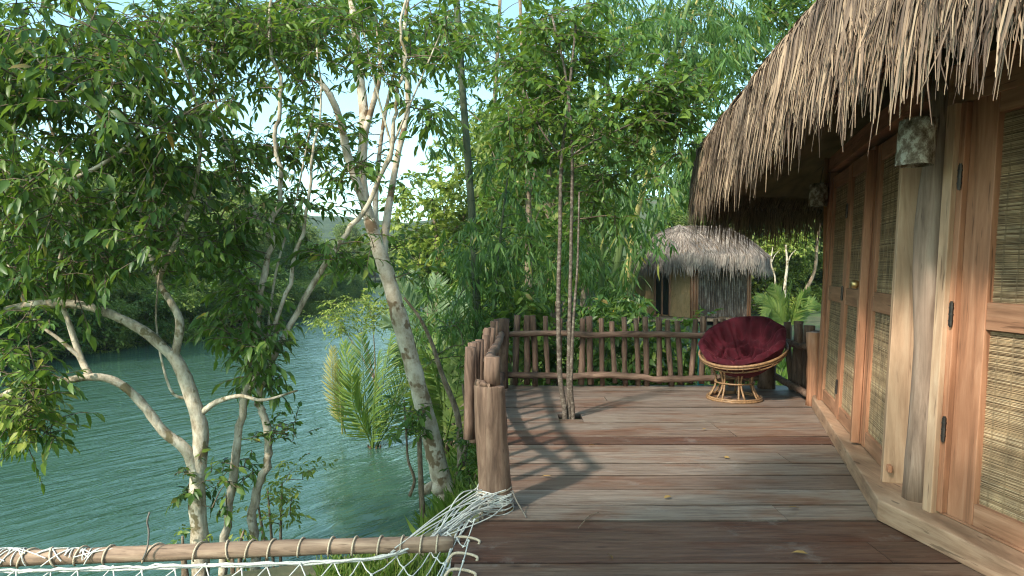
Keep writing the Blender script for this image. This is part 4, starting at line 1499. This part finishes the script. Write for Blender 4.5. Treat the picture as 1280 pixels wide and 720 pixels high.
# G: saplings growing through the deck
G = Tree('deck_sapling', 'cluster of three thin mottled stems growing up through a gap in the deck', 'tree', (.53, 6.45, 0), MT['leafm'], MT['barks'])
G.stem([(.50, 6.45, -.7), (.505, 6.45, .0)] + S_([(700, 470), (698, 380), (700, 290), (702, 200), (712, 110), (720, 30)], 6.45), .030, .010)
G.stem([(.545, 6.50, -.7), (.55, 6.48, 0)] + S_([(711, 470), (712, 400), (714, 300), (715, 190), (708, 100), (690, 20)], 6.45), .027, .009)
G.stem([(.575, 6.42, -.7), (.58, 6.42, 0)] + S_([(714, 480), (717, 400), (722, 330), (724, 240)], 6.4), .022, .008)
G.stem(S_([(714, 195, 6.45), (745, 175, 6.4), (800, 150, 6.3), (850, 125, 6.2)], 6.3), .010, .004)
G.stem(S_([(702, 200, 6.45), (670, 150, 6.5), (650, 90, 6.6)], 6.5), .010, .004)
G.clumps(np.concatenate([ell(735, 90, 100, 90, 6.4, 7.3, 40), ell(800, 165, 70, 70, 6.0, 6.9, 25), ell(690, 60, 60, 60, 6.4, 7.2, 18), ell(750, 245, 60, 40, 6.55, 7.1, 9), ell(660, 200, 24, 50, 6.3, 6.9, 5), ell(840, 130, 40, 35, 6, 6.6, 14), ell(670, 160, 40, 60, 6.2, 7, 14)]), 6, 7, .105, .20, .26, hang=.35)
G.done()


# ------------------------------------------------------------------ bamboo
def bamboo(name, label, base, culms, regs, mats=('culm', 'leafb'), L=.20, nsp=7, group=None):
    root = thing(name, label, 'bamboo', tuple(base), group)
    sk, own, cm = [], [], []
    for (pts, r0, r1) in culms:
        b = MB()
        P = smoothpath(pts, 8)
        n = len(P)
        rr = np.linspace(r0, r1, n)
        b.tube(P, rr, 10)
        c = np.concatenate([[0], np.cumsum(np.linalg.norm(np.diff(P, axis=0), axis=1))])
        for s in np.arange(.2, c[-1], .34):
            p = np.array([np.interp(s, c, P[:, i]) for i in range(3)])
            p2 = np.array([np.interp(s + .012, c, P[:, i]) for i in range(3)])
            r = np.interp(s, c, rr)
            b.tube([p, (p + p2) / 2, p2], [r * 1.02, r * 1.16, r * 1.02], 10, cap=False)
        sk += list(P[n // 4:])
        own += [len(cm)] * (n - n // 4)
        cm.append(b)
    f = MB()
    C = np.concatenate(regs)
    sk = np.array(sk)
    for c in C:
        d = np.linalg.norm(sk - c, axis=1) + np.clip(c[2] - sk[:, 2], 0, None) * .3
        j = int(np.argmin(d))
        a = sk[j]
        m = (a + c) / 2
        m[2] += .18 * np.linalg.norm(c - a)
        cm[own[j]].tube(smoothpath([a, m, c], 3), [.007, .006, .006, .005, .004, .003, .002], 4, cap=False)
    for b in cm:
        b.build('culm', MT[mats[0]], root, smooth=True)
    n = len(C)
    O = np.repeat(C, nsp, axis=0) + rng.normal(0, .09, (n * nsp, 3))
    Dv = rng.normal(0, 1, (n * nsp, 3))
    Dv[:, 2] = -.35 + .4 * Dv[:, 2]
    sprays(f, None, O, Dv, .26 * rng.uniform(.6, 1.3, n * nsp), 7, L, .075, T_BLADE, droop=.5, hang=.75, spread=.7)
    f.build('foliage', MT[mats[1]], root, smooth=True)
    return root


bamboo('bamboo_clump', 'bamboo clump with leaning green culms behind the fence, left of the small hut', at(765, 470, 11), [
    (S_([(752, 500), (762, 400), (778, 290), (805, 180), (840, 70), (862, 0)], 11), .085, .03),
    (S_([(745, 500), (750, 400), (752, 280), (740, 150), (735, 0)], 11.3), .06, .03),
    (S_([(760, 500), (775, 420), (800, 330), (835, 250), (880, 190)], 10.8), .05, .015),
], [ell(800, 90, 110, 90, 10, 12, 44), ell(880, 60, 70, 60, 10, 12, 26), ell(800, 225, 40, 50, 10, 11.5, 20), ell(755, 330, 45, 60, 10, 11.5, 20), ell(815, 292, 16, 8, 9.9, 10.6, 3), ell(840, 180, 50, 50, 10, 11, 16), ell(770, 380, 24, 20, 10, 11, 5)])
bamboo('bamboo_clump', 'single thick dark bamboo culm rising left of the deck fence', at(600, 470, 9.6), [
    (S_([(600, 480), (597, 400), (592, 300), (585, 200), (578, 110), (572, 20), (565, -60)], 9.6), .060, .045),
    (S_([(612, 480), (618, 400), (625, 300), (640, 180)], 9.8), .026, .012),
], [ell(570, 50, 60, 50, 9, 10.5, 14), ell(600, 330, 55, 60, 9, 10.3, 20), ell(540, 170, 24, 50, 9.2, 10, 4), ell(650, 320, 50, 60, 9.3, 10.4, 22), ell(590, 400, 40, 24, 9, 10, 11), ell(640, 220, 40, 60, 9.4, 10.5, 14)], mats=('culmd', 'leafb'), L=.18)
bamboo('bamboo_clump', 'bamboo with a yellow culm tip arching high over the thatch', at(772, 470, 12.5), [
    (S_([(772, 480), (790, 300), (820, 180), (842, 90), (862, 30), (890, -60)], 12.5), .06, .03),
], [ell(850, 40, 60, 50, 11.5, 13, 18), ell(920, 20, 70, 40, 11.5, 13.5, 20), ell(760, 20, 60, 40, 11.5, 13, 14)], mats=('culmy', 'leafb'), L=.24)


# ------------------------------------------------------------------ trees behind the fence
def mid_tree(name, label, px, Y, stems, regs, leaf, L=.13, nsp=6, k=7, S=.36, barkm='barkb', tm=T_FULL, hang=.35, wr=.2):
    t = Tree(name, label, 'tree', (at(px, 400, Y).x, Y, float(height(np.array(at(px, 400, Y).x), np.array(Y)))), MT[leaf], MT[barkm])
    gz = t.root.location.z
    for s, r0, r1 in stems:
        P = S_(s, Y)
        P = [Vector((P[0].x, P[0].y, gz - .1))] + P
        t.stem(P, r0, r1)
    t.clumps(np.concatenate(regs), nsp, k, L, wr, S, tm, hang=hang, twigs=False, rb=.014)
    return t.done()


mid_tree('broadleaf_tree', 'leafy tree with a straight brown trunk behind the far left corner of the deck fence', 662, 13, [([(662, 400), (661, 300), (660, 230), (655, 110), (650, 0)], .09, .03), ([(660, 260), (690, 150), (700, 30)], .03, .015)],
         [ell(640, 90, 80, 100, 12, 14.5, 54), ell(690, 220, 60, 90, 12, 14.5, 36), ell(620, 260, 40, 70, 12, 14, 20), ell(700, 330, 60, 50, 12, 14, 24)], 'leafm', .15)
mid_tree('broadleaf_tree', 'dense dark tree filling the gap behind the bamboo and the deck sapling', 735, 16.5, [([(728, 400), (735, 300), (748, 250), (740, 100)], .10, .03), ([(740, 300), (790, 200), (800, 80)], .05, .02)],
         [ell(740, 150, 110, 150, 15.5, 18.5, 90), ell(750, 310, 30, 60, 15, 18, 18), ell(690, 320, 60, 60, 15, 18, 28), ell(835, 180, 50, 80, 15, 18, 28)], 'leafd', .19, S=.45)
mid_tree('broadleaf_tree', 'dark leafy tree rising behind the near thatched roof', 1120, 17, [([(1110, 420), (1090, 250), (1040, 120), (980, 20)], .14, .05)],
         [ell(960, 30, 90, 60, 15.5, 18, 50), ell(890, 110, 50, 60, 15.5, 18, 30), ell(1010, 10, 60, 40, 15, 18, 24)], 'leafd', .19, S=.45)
mid_tree('yellowgreen_tree', 'sunlit yellow green tree on the bank behind the white trunk', 545, 21, [([(545, 400), (548, 330), (540, 250)], .12, .05), ([(548, 330), (600, 240), (620, 160)], .07, .03)],
         [ell(530, 275, 42, 58, 19.5, 22.5, 50), ell(590, 230, 60, 70, 20, 23, 60), ell(570, 320, 70, 40, 20, 23, 46), ell(640, 250, 50, 90, 20, 23, 40)], 'leafy', .20, S=.5, wr=.24)
mid_tree('yellowgreen_tree', 'tall airy pale green tree top showing between the dark culm and the leafy tree', 610, 26, [([(612, 400), (610, 250), (620, 100), (625, 0)], .16, .06)],
         [ell(620, 120, 60, 90, 25, 28, 40), ell(680, 60, 50, 70, 25, 28, 26), ell(580, 300, 50, 70, 25, 28, 30)], 'leafm', .24, S=.6)


# shrubs
def shrub(name, label, px, Y, regs, leaf, L=.1, nsp=6, k=7, S=.25, tm=T_FULL, group=None, wr=.2, gz=None):
    X = at(px, 400, Y).x
    z = float(height(np.array(X), np.array(Y))) if gz is None else gz
    t = Tree(name, label, 'shrub', (X, Y, z), MT[leaf], MT['barkb'], group)
    pts = np.concatenate(regs)
    for _ in range(4):
        c = pts[rng.integers(len(pts))]
        t.stem([(X + rng.normal(0, .05), Y, z - .1), ((X + c[0]) / 2, (Y + c[1]) / 2, (z + c[2]) / 2 + .1), tuple(c)], .022, .008)
    t.clumps(pts, nsp, k, L, wr, S, tm, twigs=False, rb=.008)
    return t.done('foliage', 'stem')


sh = ['shrub behind the left end of the far pole fence', 'shrub behind the far pole fence, between its corner and the deck sapling', 'shrub seen through the far fence just right of the deck sapling',
      'shrub seen through the middle of the far pole fence', 'shrub seen through the far fence left of the teal stake', 'low shrub behind the fence by the red chair']
for i, (px, Y) in enumerate(((640, 9.2), (690, 9.4), (740, 9.3), (790, 9.6), (850, 9.8), (925, 9.6))):
    h = (375, 380, 395, 390, 405, 425)[i]
    shrub('leafy_shrub', ('dark ', 'mid green ', 'broad leaved ')[i % 3] + sh[i], px, Y, [ell(px, h + 30, 34, 46, Y - .4, Y + .5, 20), ell(px, h + 80, 34, 30, Y - .3, Y + .4, 10)], ('leafd', 'leafm', 'leafb')[i % 3],
          .15, 5, 7, .26, wr=(.2, .2, .14)[i % 3])
shrub('leafy_shrub', 'bright bush at the foot of the white trunk by the deck edge', 588, 7.6, [ell(585, 560, 12, 30, 7.4, 7.9, 8), ell(590, 610, 12, 30, 7.0, 7.6, 8)], 'leafm', .075, 5, 7, .18)
shrub('leafy_shrub', 'thin wispy yellow green shrub standing behind the log', 345, 6.3, [ell(345, 630, 28, 36, 6.1, 6.5, 14), ell(375, 590, 22, 18, 6.2, 6.5, 4)], 'leafy', .07, 3, 7, .2)
shrub('leafy_shrub', 'tiny green sprig behind the middle of the log', 228, 5.2, [ell(226, 676, 7, 8, 5.1, 5.3, 2)], 'leafm', .07, 3, 5, .1)
shrub('leafy_shrub', 'tiny sprig behind the log between the forked tree stems', 292, 5.4, [ell(296, 668, 16, 18, 5.3, 5.5, 4)], 'leafy', .06, 3, 6, .12)
shrub('overhanging_shrub', 'fine leaved light green bush overhanging the river left of the white trunk', 470, 17, [ell(435, 396, 42, 22, 16, 18, 34), ell(465, 380, 30, 20, 16, 18, 16)], 'leafy', .10, 7, 8, .4, T_LITE, gz=-1.5)
shrub('leafy_shrub', 'feathery bank bush at the water between the palm and the fence', 560, 10.5, [ell(560, 480, 24, 60, 10, 11, 22), ell(545, 400, 34, 40, 10, 11.5, 18)], 'leafb', .14, 5, 7, .3, wr=.1)


# ------------------------------------------------------------------ palms
def frond(parent, base, tip, bow, ll, n, mat, wr=.035, sag=.35, name='frond', rr=.014):
    base, tip = np.array(tuple(base)), np.array(tuple(tip))
    mid = (base + tip) / 2 + np.array(bow)
    P = smoothpath([base, mid, tip], 14)
    b = MB()
    b.tube(P, np.linspace(rr, .003, len(P)), 5, cap=False)
    c = np.concatenate([[0], np.cumsum(np.linalg.norm(np.diff(P, axis=0), axis=1))])
    c /= c[-1]
    T = nrm(np.gradient(P, axis=0))
    s = np.linspace(.14, .99, n)
    pos = np.stack([np.interp(s, c, P[:, i]) for i in range(3)], -1)
    td = nrm(np.stack([np.interp(s, c, T[:, i]) for i in range(3)], -1))
    up = np.array([0, 0, 1.0]) + np.array(bow) * .2
    ref = rng.normal(0, 1, 3)
    aa_ = rng.uniform(-1.25, 1.25)
    side = nrm(np.cross(td, nrm(np.array([math.sin(aa_), -math.cos(aa_), .35 + .2 * ref[1]]))))
    nn = np.cross(side, td)
    for sg in (-1, 1):
        d = td * (1.0 + .5 * s[:, None]) + side * sg * .9 + rng.normal(0, .06, (n, 3))
        d[:, 2] -= sag * rng.uniform(.4, 1.3, n)
        L = ll * np.sin(np.pi * (s * .82 + .14)) ** .7 * rng.uniform(.85, 1.1, n)
        leaves(b, pos, d, nn + rng.normal(0, .12, (n, 3)), L, np.full(n, ll * wr) * rng.uniform(.8, 1.2, n), T_BLADE)
    return b.build(name, MT[mat], parent, smooth=True)


def palm(name, label, base, tips, ll, n, mat, stem=None, wr=.035, sag=.35):
    root = thing(name, label, 'palm', tuple(base))
    for tp_ in tips:
        tip, bow = tp_[0], tp_[1]
        m = tp_[2] if len(tp_) > 2 else mat
        bs = np.array(tuple(base)) + rng.normal(0, .04, 3)
        frond(root, bs, tip, bow, ll * (tp_[3] if len(tp_) > 3 else 1), n, m, wr, sag)
    b = MB()
    bb = Vector(tuple(base))
    if len(tips) < 3:
        return root
    for k in range(6):
        a = k * 1.05
        b.tube([bb + Vector((.05 * math.cos(a), .05 * math.sin(a), -.5)), bb + Vector((.07 * math.cos(a), .07 * math.sin(a), 0)), bb + Vector((.11 * math.cos(a), .11 * math.sin(a), .14))], [.05, .035, .01], 6)
    b.build('stem', MT['barkd2'], root, smooth=True)
    return root


nb = at(468, 566, 11.4)
palm('nipa_palm', 'bright nipa palm with upright feathery fronds standing in the water', nb,
     [(at(430, 428, 11.2), (-.10, 0, .1)), (at(452, 420, 11.6), (-.05, 0, .1)), (at(490, 418, 11.2), (.02, 0, .15)), (at(512, 432, 11.5), (.12, 0, .2)), (at(474, 440, 11.0), (.0, -.1, .1)), (at(440, 470, 11.0), (-.12, -.1, .12), 'palm'), (at(520, 470, 11.6), (.15, .1, .3))],
     .50, 40, 'palm', wr=.024, sag=.4)
palm('nipa_palm', 'small yellowed palm frond leaning in the water left of the nipa palm', at(430, 545, 11.9), [(at(416, 434, 11.9), (-.10, 0, .05), 'palmy'), (at(424, 452, 11.9), (-.02, 0, .1), 'palmy')], .30, 36, 'palmy', sag=.2)
palm('nipa_palm', 'dull blue green palm with long fronds behind the white trunk', at(545, 505, 13.2),
     [(at(498, 345, 13), (-.1, 0, .3)), (at(520, 340, 13.4), (-.05, 0, .3)), (at(545, 345, 13.2), (.0, 0, .3)), (at(480, 400, 13), (-.1, 0, .5)), (at(590, 400, 13), (.2, 0, .5)), (at(575, 360, 13.5), (.1, 0, .4)), (at(500, 455, 12.8), (-.2, -.1, .7)), (at(600, 450, 12.8), (.2, -.1, .6))],
     .62, 40, 'palmb', sag=.45)
palm('drooping_palm', 'young palm with drooping dark leaflets beside the slim curved stem', at(556, 560, 9.6),
     [(at(528, 440, 9.5), (-.02, 0, .35)), (at(545, 420, 9.7), (.0, 0, .3)), (at(575, 440, 9.6), (.1, 0, .3)), (at(520, 500, 9.4), (-.1, 0, .5))], .45, 26, 'palm', wr=.06, sag=.8)
palm('leafy_fern', 'bright green arching fern like plant beyond the fence, right of the small hut', at(985, 412, 19), [(at(945, 372, 19), (-.1, 0, .35)), (at(965, 358, 19), (-.05, 0, .3)), (at(990, 352, 19), (.0, 0, .25)), (at(1012, 362, 19), (.05, 0, .3)), (at(1024, 385, 19), (.1, 0, .4)), (at(955, 395, 18.7), (-.1, 0, .4)), (at(1000, 380, 18.6), (.1, -.1, .45))],
     .42, 34, 'palm', wr=.07, sag=.3)

# ------------------------------------------------------------------ far hut
fh = thing('small_thatched_hut', 'small distant hut with grey thatch and dark bamboo stake wall', 'hut', (7.5, 26.5, -.45))
c0, c1, c2 = at(862, 395, 25.2), at(937, 395, 26.0), at(806, 395, 27.2)
zf = -.42
zt = 1.85


def quadwall(b, p, q, z0, z1, th=.08):
    d = Vector((q.x - p.x, q.y - p.y, 0))
    n = Vector((-d.y, d.x, 0)).normalized() * th
    vs = [(p.x, p.y, z0), (q.x, q.y, z0), (q.x + n.x, q.y + n.y, z0), (p.x + n.x, p.y + n.y, z0)]
    vs += [(v[0], v[1], z1) for v in vs]
    b.add(vs, [[(0, 3, 2, 1), (4, 5, 6, 7), (0, 1, 5, 4), (1, 2, 6, 5), (2, 3, 7, 6), (3, 0, 4, 7)]])


c3 = Vector((c1.x - 1.6, c1.y + 3.6, 0))
c4 = Vector((c2.x - .2, c2.y + 3.0, 0))
b = MB()
quadwall(b, c2, c0, zf, zt)
quadwall(b, c0, c1, zf, zt)
quadwall(b, c1, c3, zf, zt)
quadwall(b, c3, c4, zf, zt)
quadwall(b, c4, c2, zf, zt)
b.build('wall', MT['mat'], fh)
b = MB()
n = 34
for k in range(n):
    f = (k + .5) / n
    p = c0.lerp(c1, f)
    red_ = f < .13 or f > .93
    if red_:
        continue
    b.tube([(p.x, p.y - .06, zf + random.uniform(-.03, .03)), (p.x + random.uniform(-.01, .01), p.y - .06, zt)], .034 * random.uniform(.8, 1.1), 7, cap=False)
b.build('bamboo_cladding', MT['slat'], fh, smooth=True)
for f in (.02, .065, .11, .95, .99):
    b = MB()
    p = c0.lerp(c1, f)
    b.tube([(p.x, p.y - .07, zf - .02), (p.x, p.y - .07, zt)], .052, 8)
    b.build('corner_post', MT['red'], fh, smooth=True)
wd = c0 - c2
b = MB()
for f in (.30, .52, .74):
    p = c2.lerp(c0, f * .75 + .0)
    b.box((p.x - .03, p.y - .12, zf), (p.x + .03, p.y - .03, zt))
wfr = b.build('window', MT['red'], fh, bevel=.005)
b = MB()
p, q = c2.lerp(c0, .24), c2.lerp(c0, .54)
b.add([(p.x, p.y - .035, zf + .05), (q.x, q.y - .035, zf + .05), (q.x, q.y - .035, zt), (p.x, p.y - .035, zt)], [[(0, 1, 2, 3)]])
b.build('pane', MT['glass'], wfr)
b = MB()
b.box((c2.x - .4, c0.y - .5, zf - .10), (c1.x + .1, c1.y + 3, zf - .02))
b.build('floor_platform', MT['pale'], fh, bevel=.01)
for (x, y) in ((c0.x, c0.y - .1), (c1.x - .1, c1.y), (c2.x, c2.y), (c3.x, c3.y)):
    b = MB()
    b.tube([(x, y, -1.8), (x, y, zf - .1)], .09, 8)
    b.build('stilt', MT['post'], fh, smooth=True)
cen = np.array([7.35, 27.2])
ev = []
for k in range(16):
    a = k * 2 * math.pi / 16
    ev.append((cen[0] + 2.75 * math.cos(a), cen[1] + 2.75 * math.sin(a)))
PROF2 = [(0, 1.62), (.01, 1.74), (.04, 1.84), (.2, 2.14), (.5, 2.62), (.8, 2.95), (1, 3.1)]
thatch(ev, ((6.7, 27.3), (8.3, 27.4)), PROF2, fh, 7000, 150, .014, .6, (MT['thatchg'], MT['thatchd']), (.10, .34), seg=4, weight=lambda x, y: 1 if y < 28 else .1)

# bare pale trunks beside the far hut
for (label, pts, r) in (('bare whitish dead tree trunk between the small hut and the near hut', [(980, 400), (981, 360), (984, 330), (982, 306)], .065),
                        ('thin bare grey dead stem just left of the whitish dead trunk', [(968, 400), (969, 350), (964, 330), (966, 308)], .035)):
    b = MB()
    P = S_(pts, 24)
    b.tube(smoothpath(P, 5), np.linspace(r, r * .5, 5 * 3 + 1), 8, rough=.1)
    p = P[2]
    b.tube(smoothpath([p, p + Vector((.12, 0, .3)), p + Vector((.30, 0, .5))], 4), np.linspace(r * .5, r * .15, 9), 6)
    tag(b.build('dead_trunk', MT['barkl'], smooth=True), label, 'tree')
b = MB()
P = S_([(990, 400), (1003, 370), (1018, 340), (1022, 300), (1028, 270)], 30)
b.tube(smoothpath(P, 5), np.linspace(.10, .05, 21), 8, rough=.1)
tag(b.build('leaning_trunk', MT['barkb'], smooth=True), 'leaning brown trunk behind the fern like plant', 'tree')


# ------------------------------------------------------------------ background trees (copies of a few kinds)
def proto(kind_, seed, H, Rr, leaf, n, L, zlo=.30):
    root = thing(kind_, 'x', 'tree', (0, 0, 0))
    tr, cr = MB(), MB()
    tr.tube(smoothpath([(0, 0, -.3), (.05, .02, H * .3), (-.04, .05, H * .62), (.03, 0, H * .9)], 5), np.linspace(.04 * H * .5, .02, 16), 8, rough=.06)
    lobes = []
    for k in range(12):
        a = rng.uniform(0, 6.28)
        r = Rr * rng.uniform(.25, .75)
        z = H * rng.uniform(zlo, .92)
        lobes.append((r * math.cos(a), r * math.sin(a), z))
        tr.tube(smoothpath([(0, 0, z * .6), (r * .5 * math.cos(a), r * .5 * math.sin(a), z * .86), lobes[-1]], 3), np.linspace(.05, .015, 7), 5, cap=False)
    pts = np.concatenate([ball(l, (Rr * .48, Rr * .48, H * .16), n // 12) for l in lobes])
    O = pts
    Dv = rng.normal(0, 1, O.shape)
    Dv[:, 2] = Dv[:, 2] * .5 + .1
    sprays(cr, None, O, Dv, .5 * rng.uniform(.6, 1.3, len(O)), 6, L, .3, T_LITE, droop=.3, hang=.3)
    tr.build('trunk', MT['barkb'], root, smooth=True)
    cr.build('crown', MT[leaf], root, smooth=True)
    return root


def copy_thing(root, loc, rot, sc, label, group):
    c = root.copy()
    COL.objects.link(c)
    c.location, c.rotation_euler, c.scale = loc, (0, 0, rot), sc
    c['label'] = label
    c['group'] = group
    for ch_ in root.children:
        d = ch_.copy()
        COL.objects.link(d)
        d.parent = c
    return c


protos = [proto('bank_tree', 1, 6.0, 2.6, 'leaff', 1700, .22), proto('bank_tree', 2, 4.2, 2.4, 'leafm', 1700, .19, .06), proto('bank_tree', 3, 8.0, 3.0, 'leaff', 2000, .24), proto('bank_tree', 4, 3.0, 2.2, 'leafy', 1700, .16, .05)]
kinds_ = ['rounded dull green tree in the wood lining the opposite river bank', 'low dark leaved tree at the water line of the opposite river bank',
          'tall dull green tree in the wood lining the opposite river bank', 'pale yellow green bush on the opposite river bank']
kinds_r = ['rounded dull green tree on the slope behind the small hut', 'low dark leaved tree on the slope behind the small hut',
           'tall dull green tree on the slope behind the small hut', 'pale yellow green bush on the slope behind the small hut']
used = [False] * 4


def place(k, x, y, s, labels, group, dz=0):
    z = float(height(np.array(x), np.array(y))) + dz
    sc = (s * random.uniform(.9, 1.15), s * random.uniform(.9, 1.15), s * random.uniform(.85, 1.1))
    if not used[k]:
        used[k] = True
        o = protos[k]
        o.location, o.rotation_euler, o.scale = (x, y, z), (0, 0, random.uniform(0, 6)), sc
        o['label'], o['group'] = labels[k], group
    else:
        copy_thing(protos[k], (x, y, z), random.uniform(0, 6), sc, labels[k], group)


for y in np.arange(18, 96, 1.7):
    xl = float(np.interp(y, XL[:, 0], XL[:, 1]))
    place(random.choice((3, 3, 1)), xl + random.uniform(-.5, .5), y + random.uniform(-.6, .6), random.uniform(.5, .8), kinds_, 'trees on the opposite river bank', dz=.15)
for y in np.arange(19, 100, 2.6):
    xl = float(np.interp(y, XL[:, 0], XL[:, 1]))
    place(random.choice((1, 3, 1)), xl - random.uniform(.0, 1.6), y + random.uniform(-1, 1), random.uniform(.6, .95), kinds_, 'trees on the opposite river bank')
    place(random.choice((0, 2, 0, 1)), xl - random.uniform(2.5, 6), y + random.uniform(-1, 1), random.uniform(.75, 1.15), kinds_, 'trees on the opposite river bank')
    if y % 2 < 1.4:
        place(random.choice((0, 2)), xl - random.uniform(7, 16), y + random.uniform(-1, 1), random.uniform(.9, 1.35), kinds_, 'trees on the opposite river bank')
for k in range(34):
    x = random.uniform(-34, -4)
    y = random.uniform(104, 128)
    place(random.choice((0, 2, 1)), x, y + max(0, -x - 18) * .5, random.uniform(.8, 1.3), kinds_, 'trees on the opposite river bank')
for k in range(64):
    y = random.uniform(31, 62)
    x = random.uniform(.24, .56) * y
    place(random.choice((0, 3, 3, 3, 1)), x, y, random.uniform(.7, 1.2), kinds_r, 'trees on the slope behind the small hut')
kb = ['rounded dull green tree on the near bank far down the river', 'low dark leaved tree on the near bank far down the river', 'tall dull green tree on the near bank far down the river', 'pale yellow green bush on the near bank far down the river']
for y in np.arange(19, 98, 3.2):
    xr = float(np.interp(y, XR[:, 0], XR[:, 1]))
    place(random.choice((1, 3)), xr + random.uniform(.8, 2.2), y, random.uniform(.55, .9), kb, 'trees on the near bank down river')
    place(random.choice((0, 2)), xr + random.uniform(3, 7), y + 1, random.uniform(.8, 1.15), kb, 'trees on the near bank down river')

# undergrowth: grass and ground cover that nobody could count
b = MB()
n = 9000
X = rng.uniform(-1.4, 7.0, n)
Y = rng.uniform(7.0, 16, n)
X = np.where(rng.uniform(0, 1, n) < .25, rng.uniform(-.95, -.1, n), X)
Y = np.where(X < -.1, rng.uniform(6.9, 9.5, n), Y)
ok = ~((X > -.1) & (Y < 8.3)) & (height(X, Y) > WZ + .03)
X, Y = X[ok], Y[ok]
pos = np.stack([X, Y, height(X, Y)], -1)
d = rng.normal(0, .45, (len(X), 3))
d[:, 2] = 1
L = rng.uniform(.12, .42, len(X))
leaves(b, pos, d, rng.normal(0, 1, (len(X), 3)) + np.array([0, -.6, 0]), L, L * rng.uniform(.03, .09, len(X)), T_BLADE)
m_ = 2600
X2, Y2 = rng.uniform(-1.3, -.3, m_), rng.uniform(3.5, 4.7, m_)
z2 = height(X2, Y2)
k2 = z2 > WZ + .05
pos = np.stack([X2, Y2, z2], -1)[k2]
d = rng.normal(0, .5, (len(pos), 3))
d[:, 2] = 1
L = rng.uniform(.08, .24, len(pos))
leaves(b, pos, d, rng.normal(0, 1, (len(pos), 3)) + np.array([0, -.6, 0]), L, L * rng.uniform(.02, .06, len(pos)), T_BLADE)
kind(tag(b.build('grass', MT['grass'], smooth=True), 'rough grass and ground cover on the bank behind the deck', 'grass'), 'stuff')

# a tree beside the camera whose crown shades the deck
H_ = Tree('broadleaf_tree', 'spreading tree standing beyond the hammock, shading the deck', 'tree', (-5.2, -2.2, -.8), MT['leafd'], MT['barkl'])
H_.stem([(-5.2, -2.2, -1), (-5.0, -2.1, 1.5), (-4.6, -2.0, 3.5), (-4.2, -1.9, 5)], .15, .06)
H_.stem([(-4.6, -2.0, 3.5), (-3.5, -2.6, 4.6), (-2.6, -3.0, 5.4)], .07, .03)
H_.stem([(-4.4, -2.0, 4.2), (-5.4, -1.2, 5.2), (-5.6, -.6, 6)], .06, .02)
H_.clumps(np.concatenate([ball((-3.95, -1.85, 5.6), (1.35, .5, .5), 66), ball((-2.7, -1.6, 5.5), (.9, .5, .5), 46), ball((-3.0, -.95, 5.5), (.55, .35, .3), 18), ball((-2.2, -.3, 5.5), (.6, .45, .3), 24), ball((-5.4, -1.4, 6), (.8, .6, .5), 12)]), 7, 7, .13, .2, .36, twigs=False)
H_.done()

# ------------------------------------------------------------------ haze over the river
b = MB()
b.box((-440, -340, -6), (300, 420, 60))
hz = b.build('haze', bpy.data.materials.new('haze_air'))
kind(hz, 'stuff')
hm = hz.data.materials[0]
hm.use_nodes = True
ht = hm.node_tree
ht.nodes.remove(ht.nodes['Principled BSDF'])
pv = ht.nodes.new('ShaderNodeVolumePrincipled')
pv.inputs['Color'].default_value = (0.82, 0.93, 1.0, 1)
pv.inputs['Density'].default_value = 0.00045
pv.inputs['Anisotropy'].default_value = 0.2
ht.links.new(pv.outputs[0], ht.nodes['Material Output'].inputs['Volume'])

# a few dead leaves and a twig on the planks
for i, (px, py) in enumerate(((640, 640), (735, 560), (905, 575), (985, 640), (760, 700), (1010, 700), (690, 600), (880, 540), (830, 628))):
    Y = FPX * EYE / (py - 335.0)
    p = at(px, py, Y)
    b = MB()
    a = rng.uniform(0, 6.28)
    leaves(b, np.array([[p.x, p.y, .014]]), np.array([[math.cos(a), math.sin(a), .12]]), np.array([[rng.normal(0, .25), rng.normal(0, .25), 1]]), np.array([rng.uniform(.045, .08)]), np.array([.014]), T_FULL)
    tag(b.build('fallen_leaf', MT['deadleaf'], smooth=True), 'dry brown leaf fallen on the deck planks', 'leaf', 'fallen leaves on the deck')
b = MB()
b.tube(smoothpath([(.36, 3.66, .012), (.40, 3.74, .018), (.44, 3.84, .012), (.50, 3.90, .012)], 4), .003, 5)
tag(b.build('fallen_twig', MT['barkb'], smooth=True), 'short curved twig lying on the reddish front planks', 'twig')
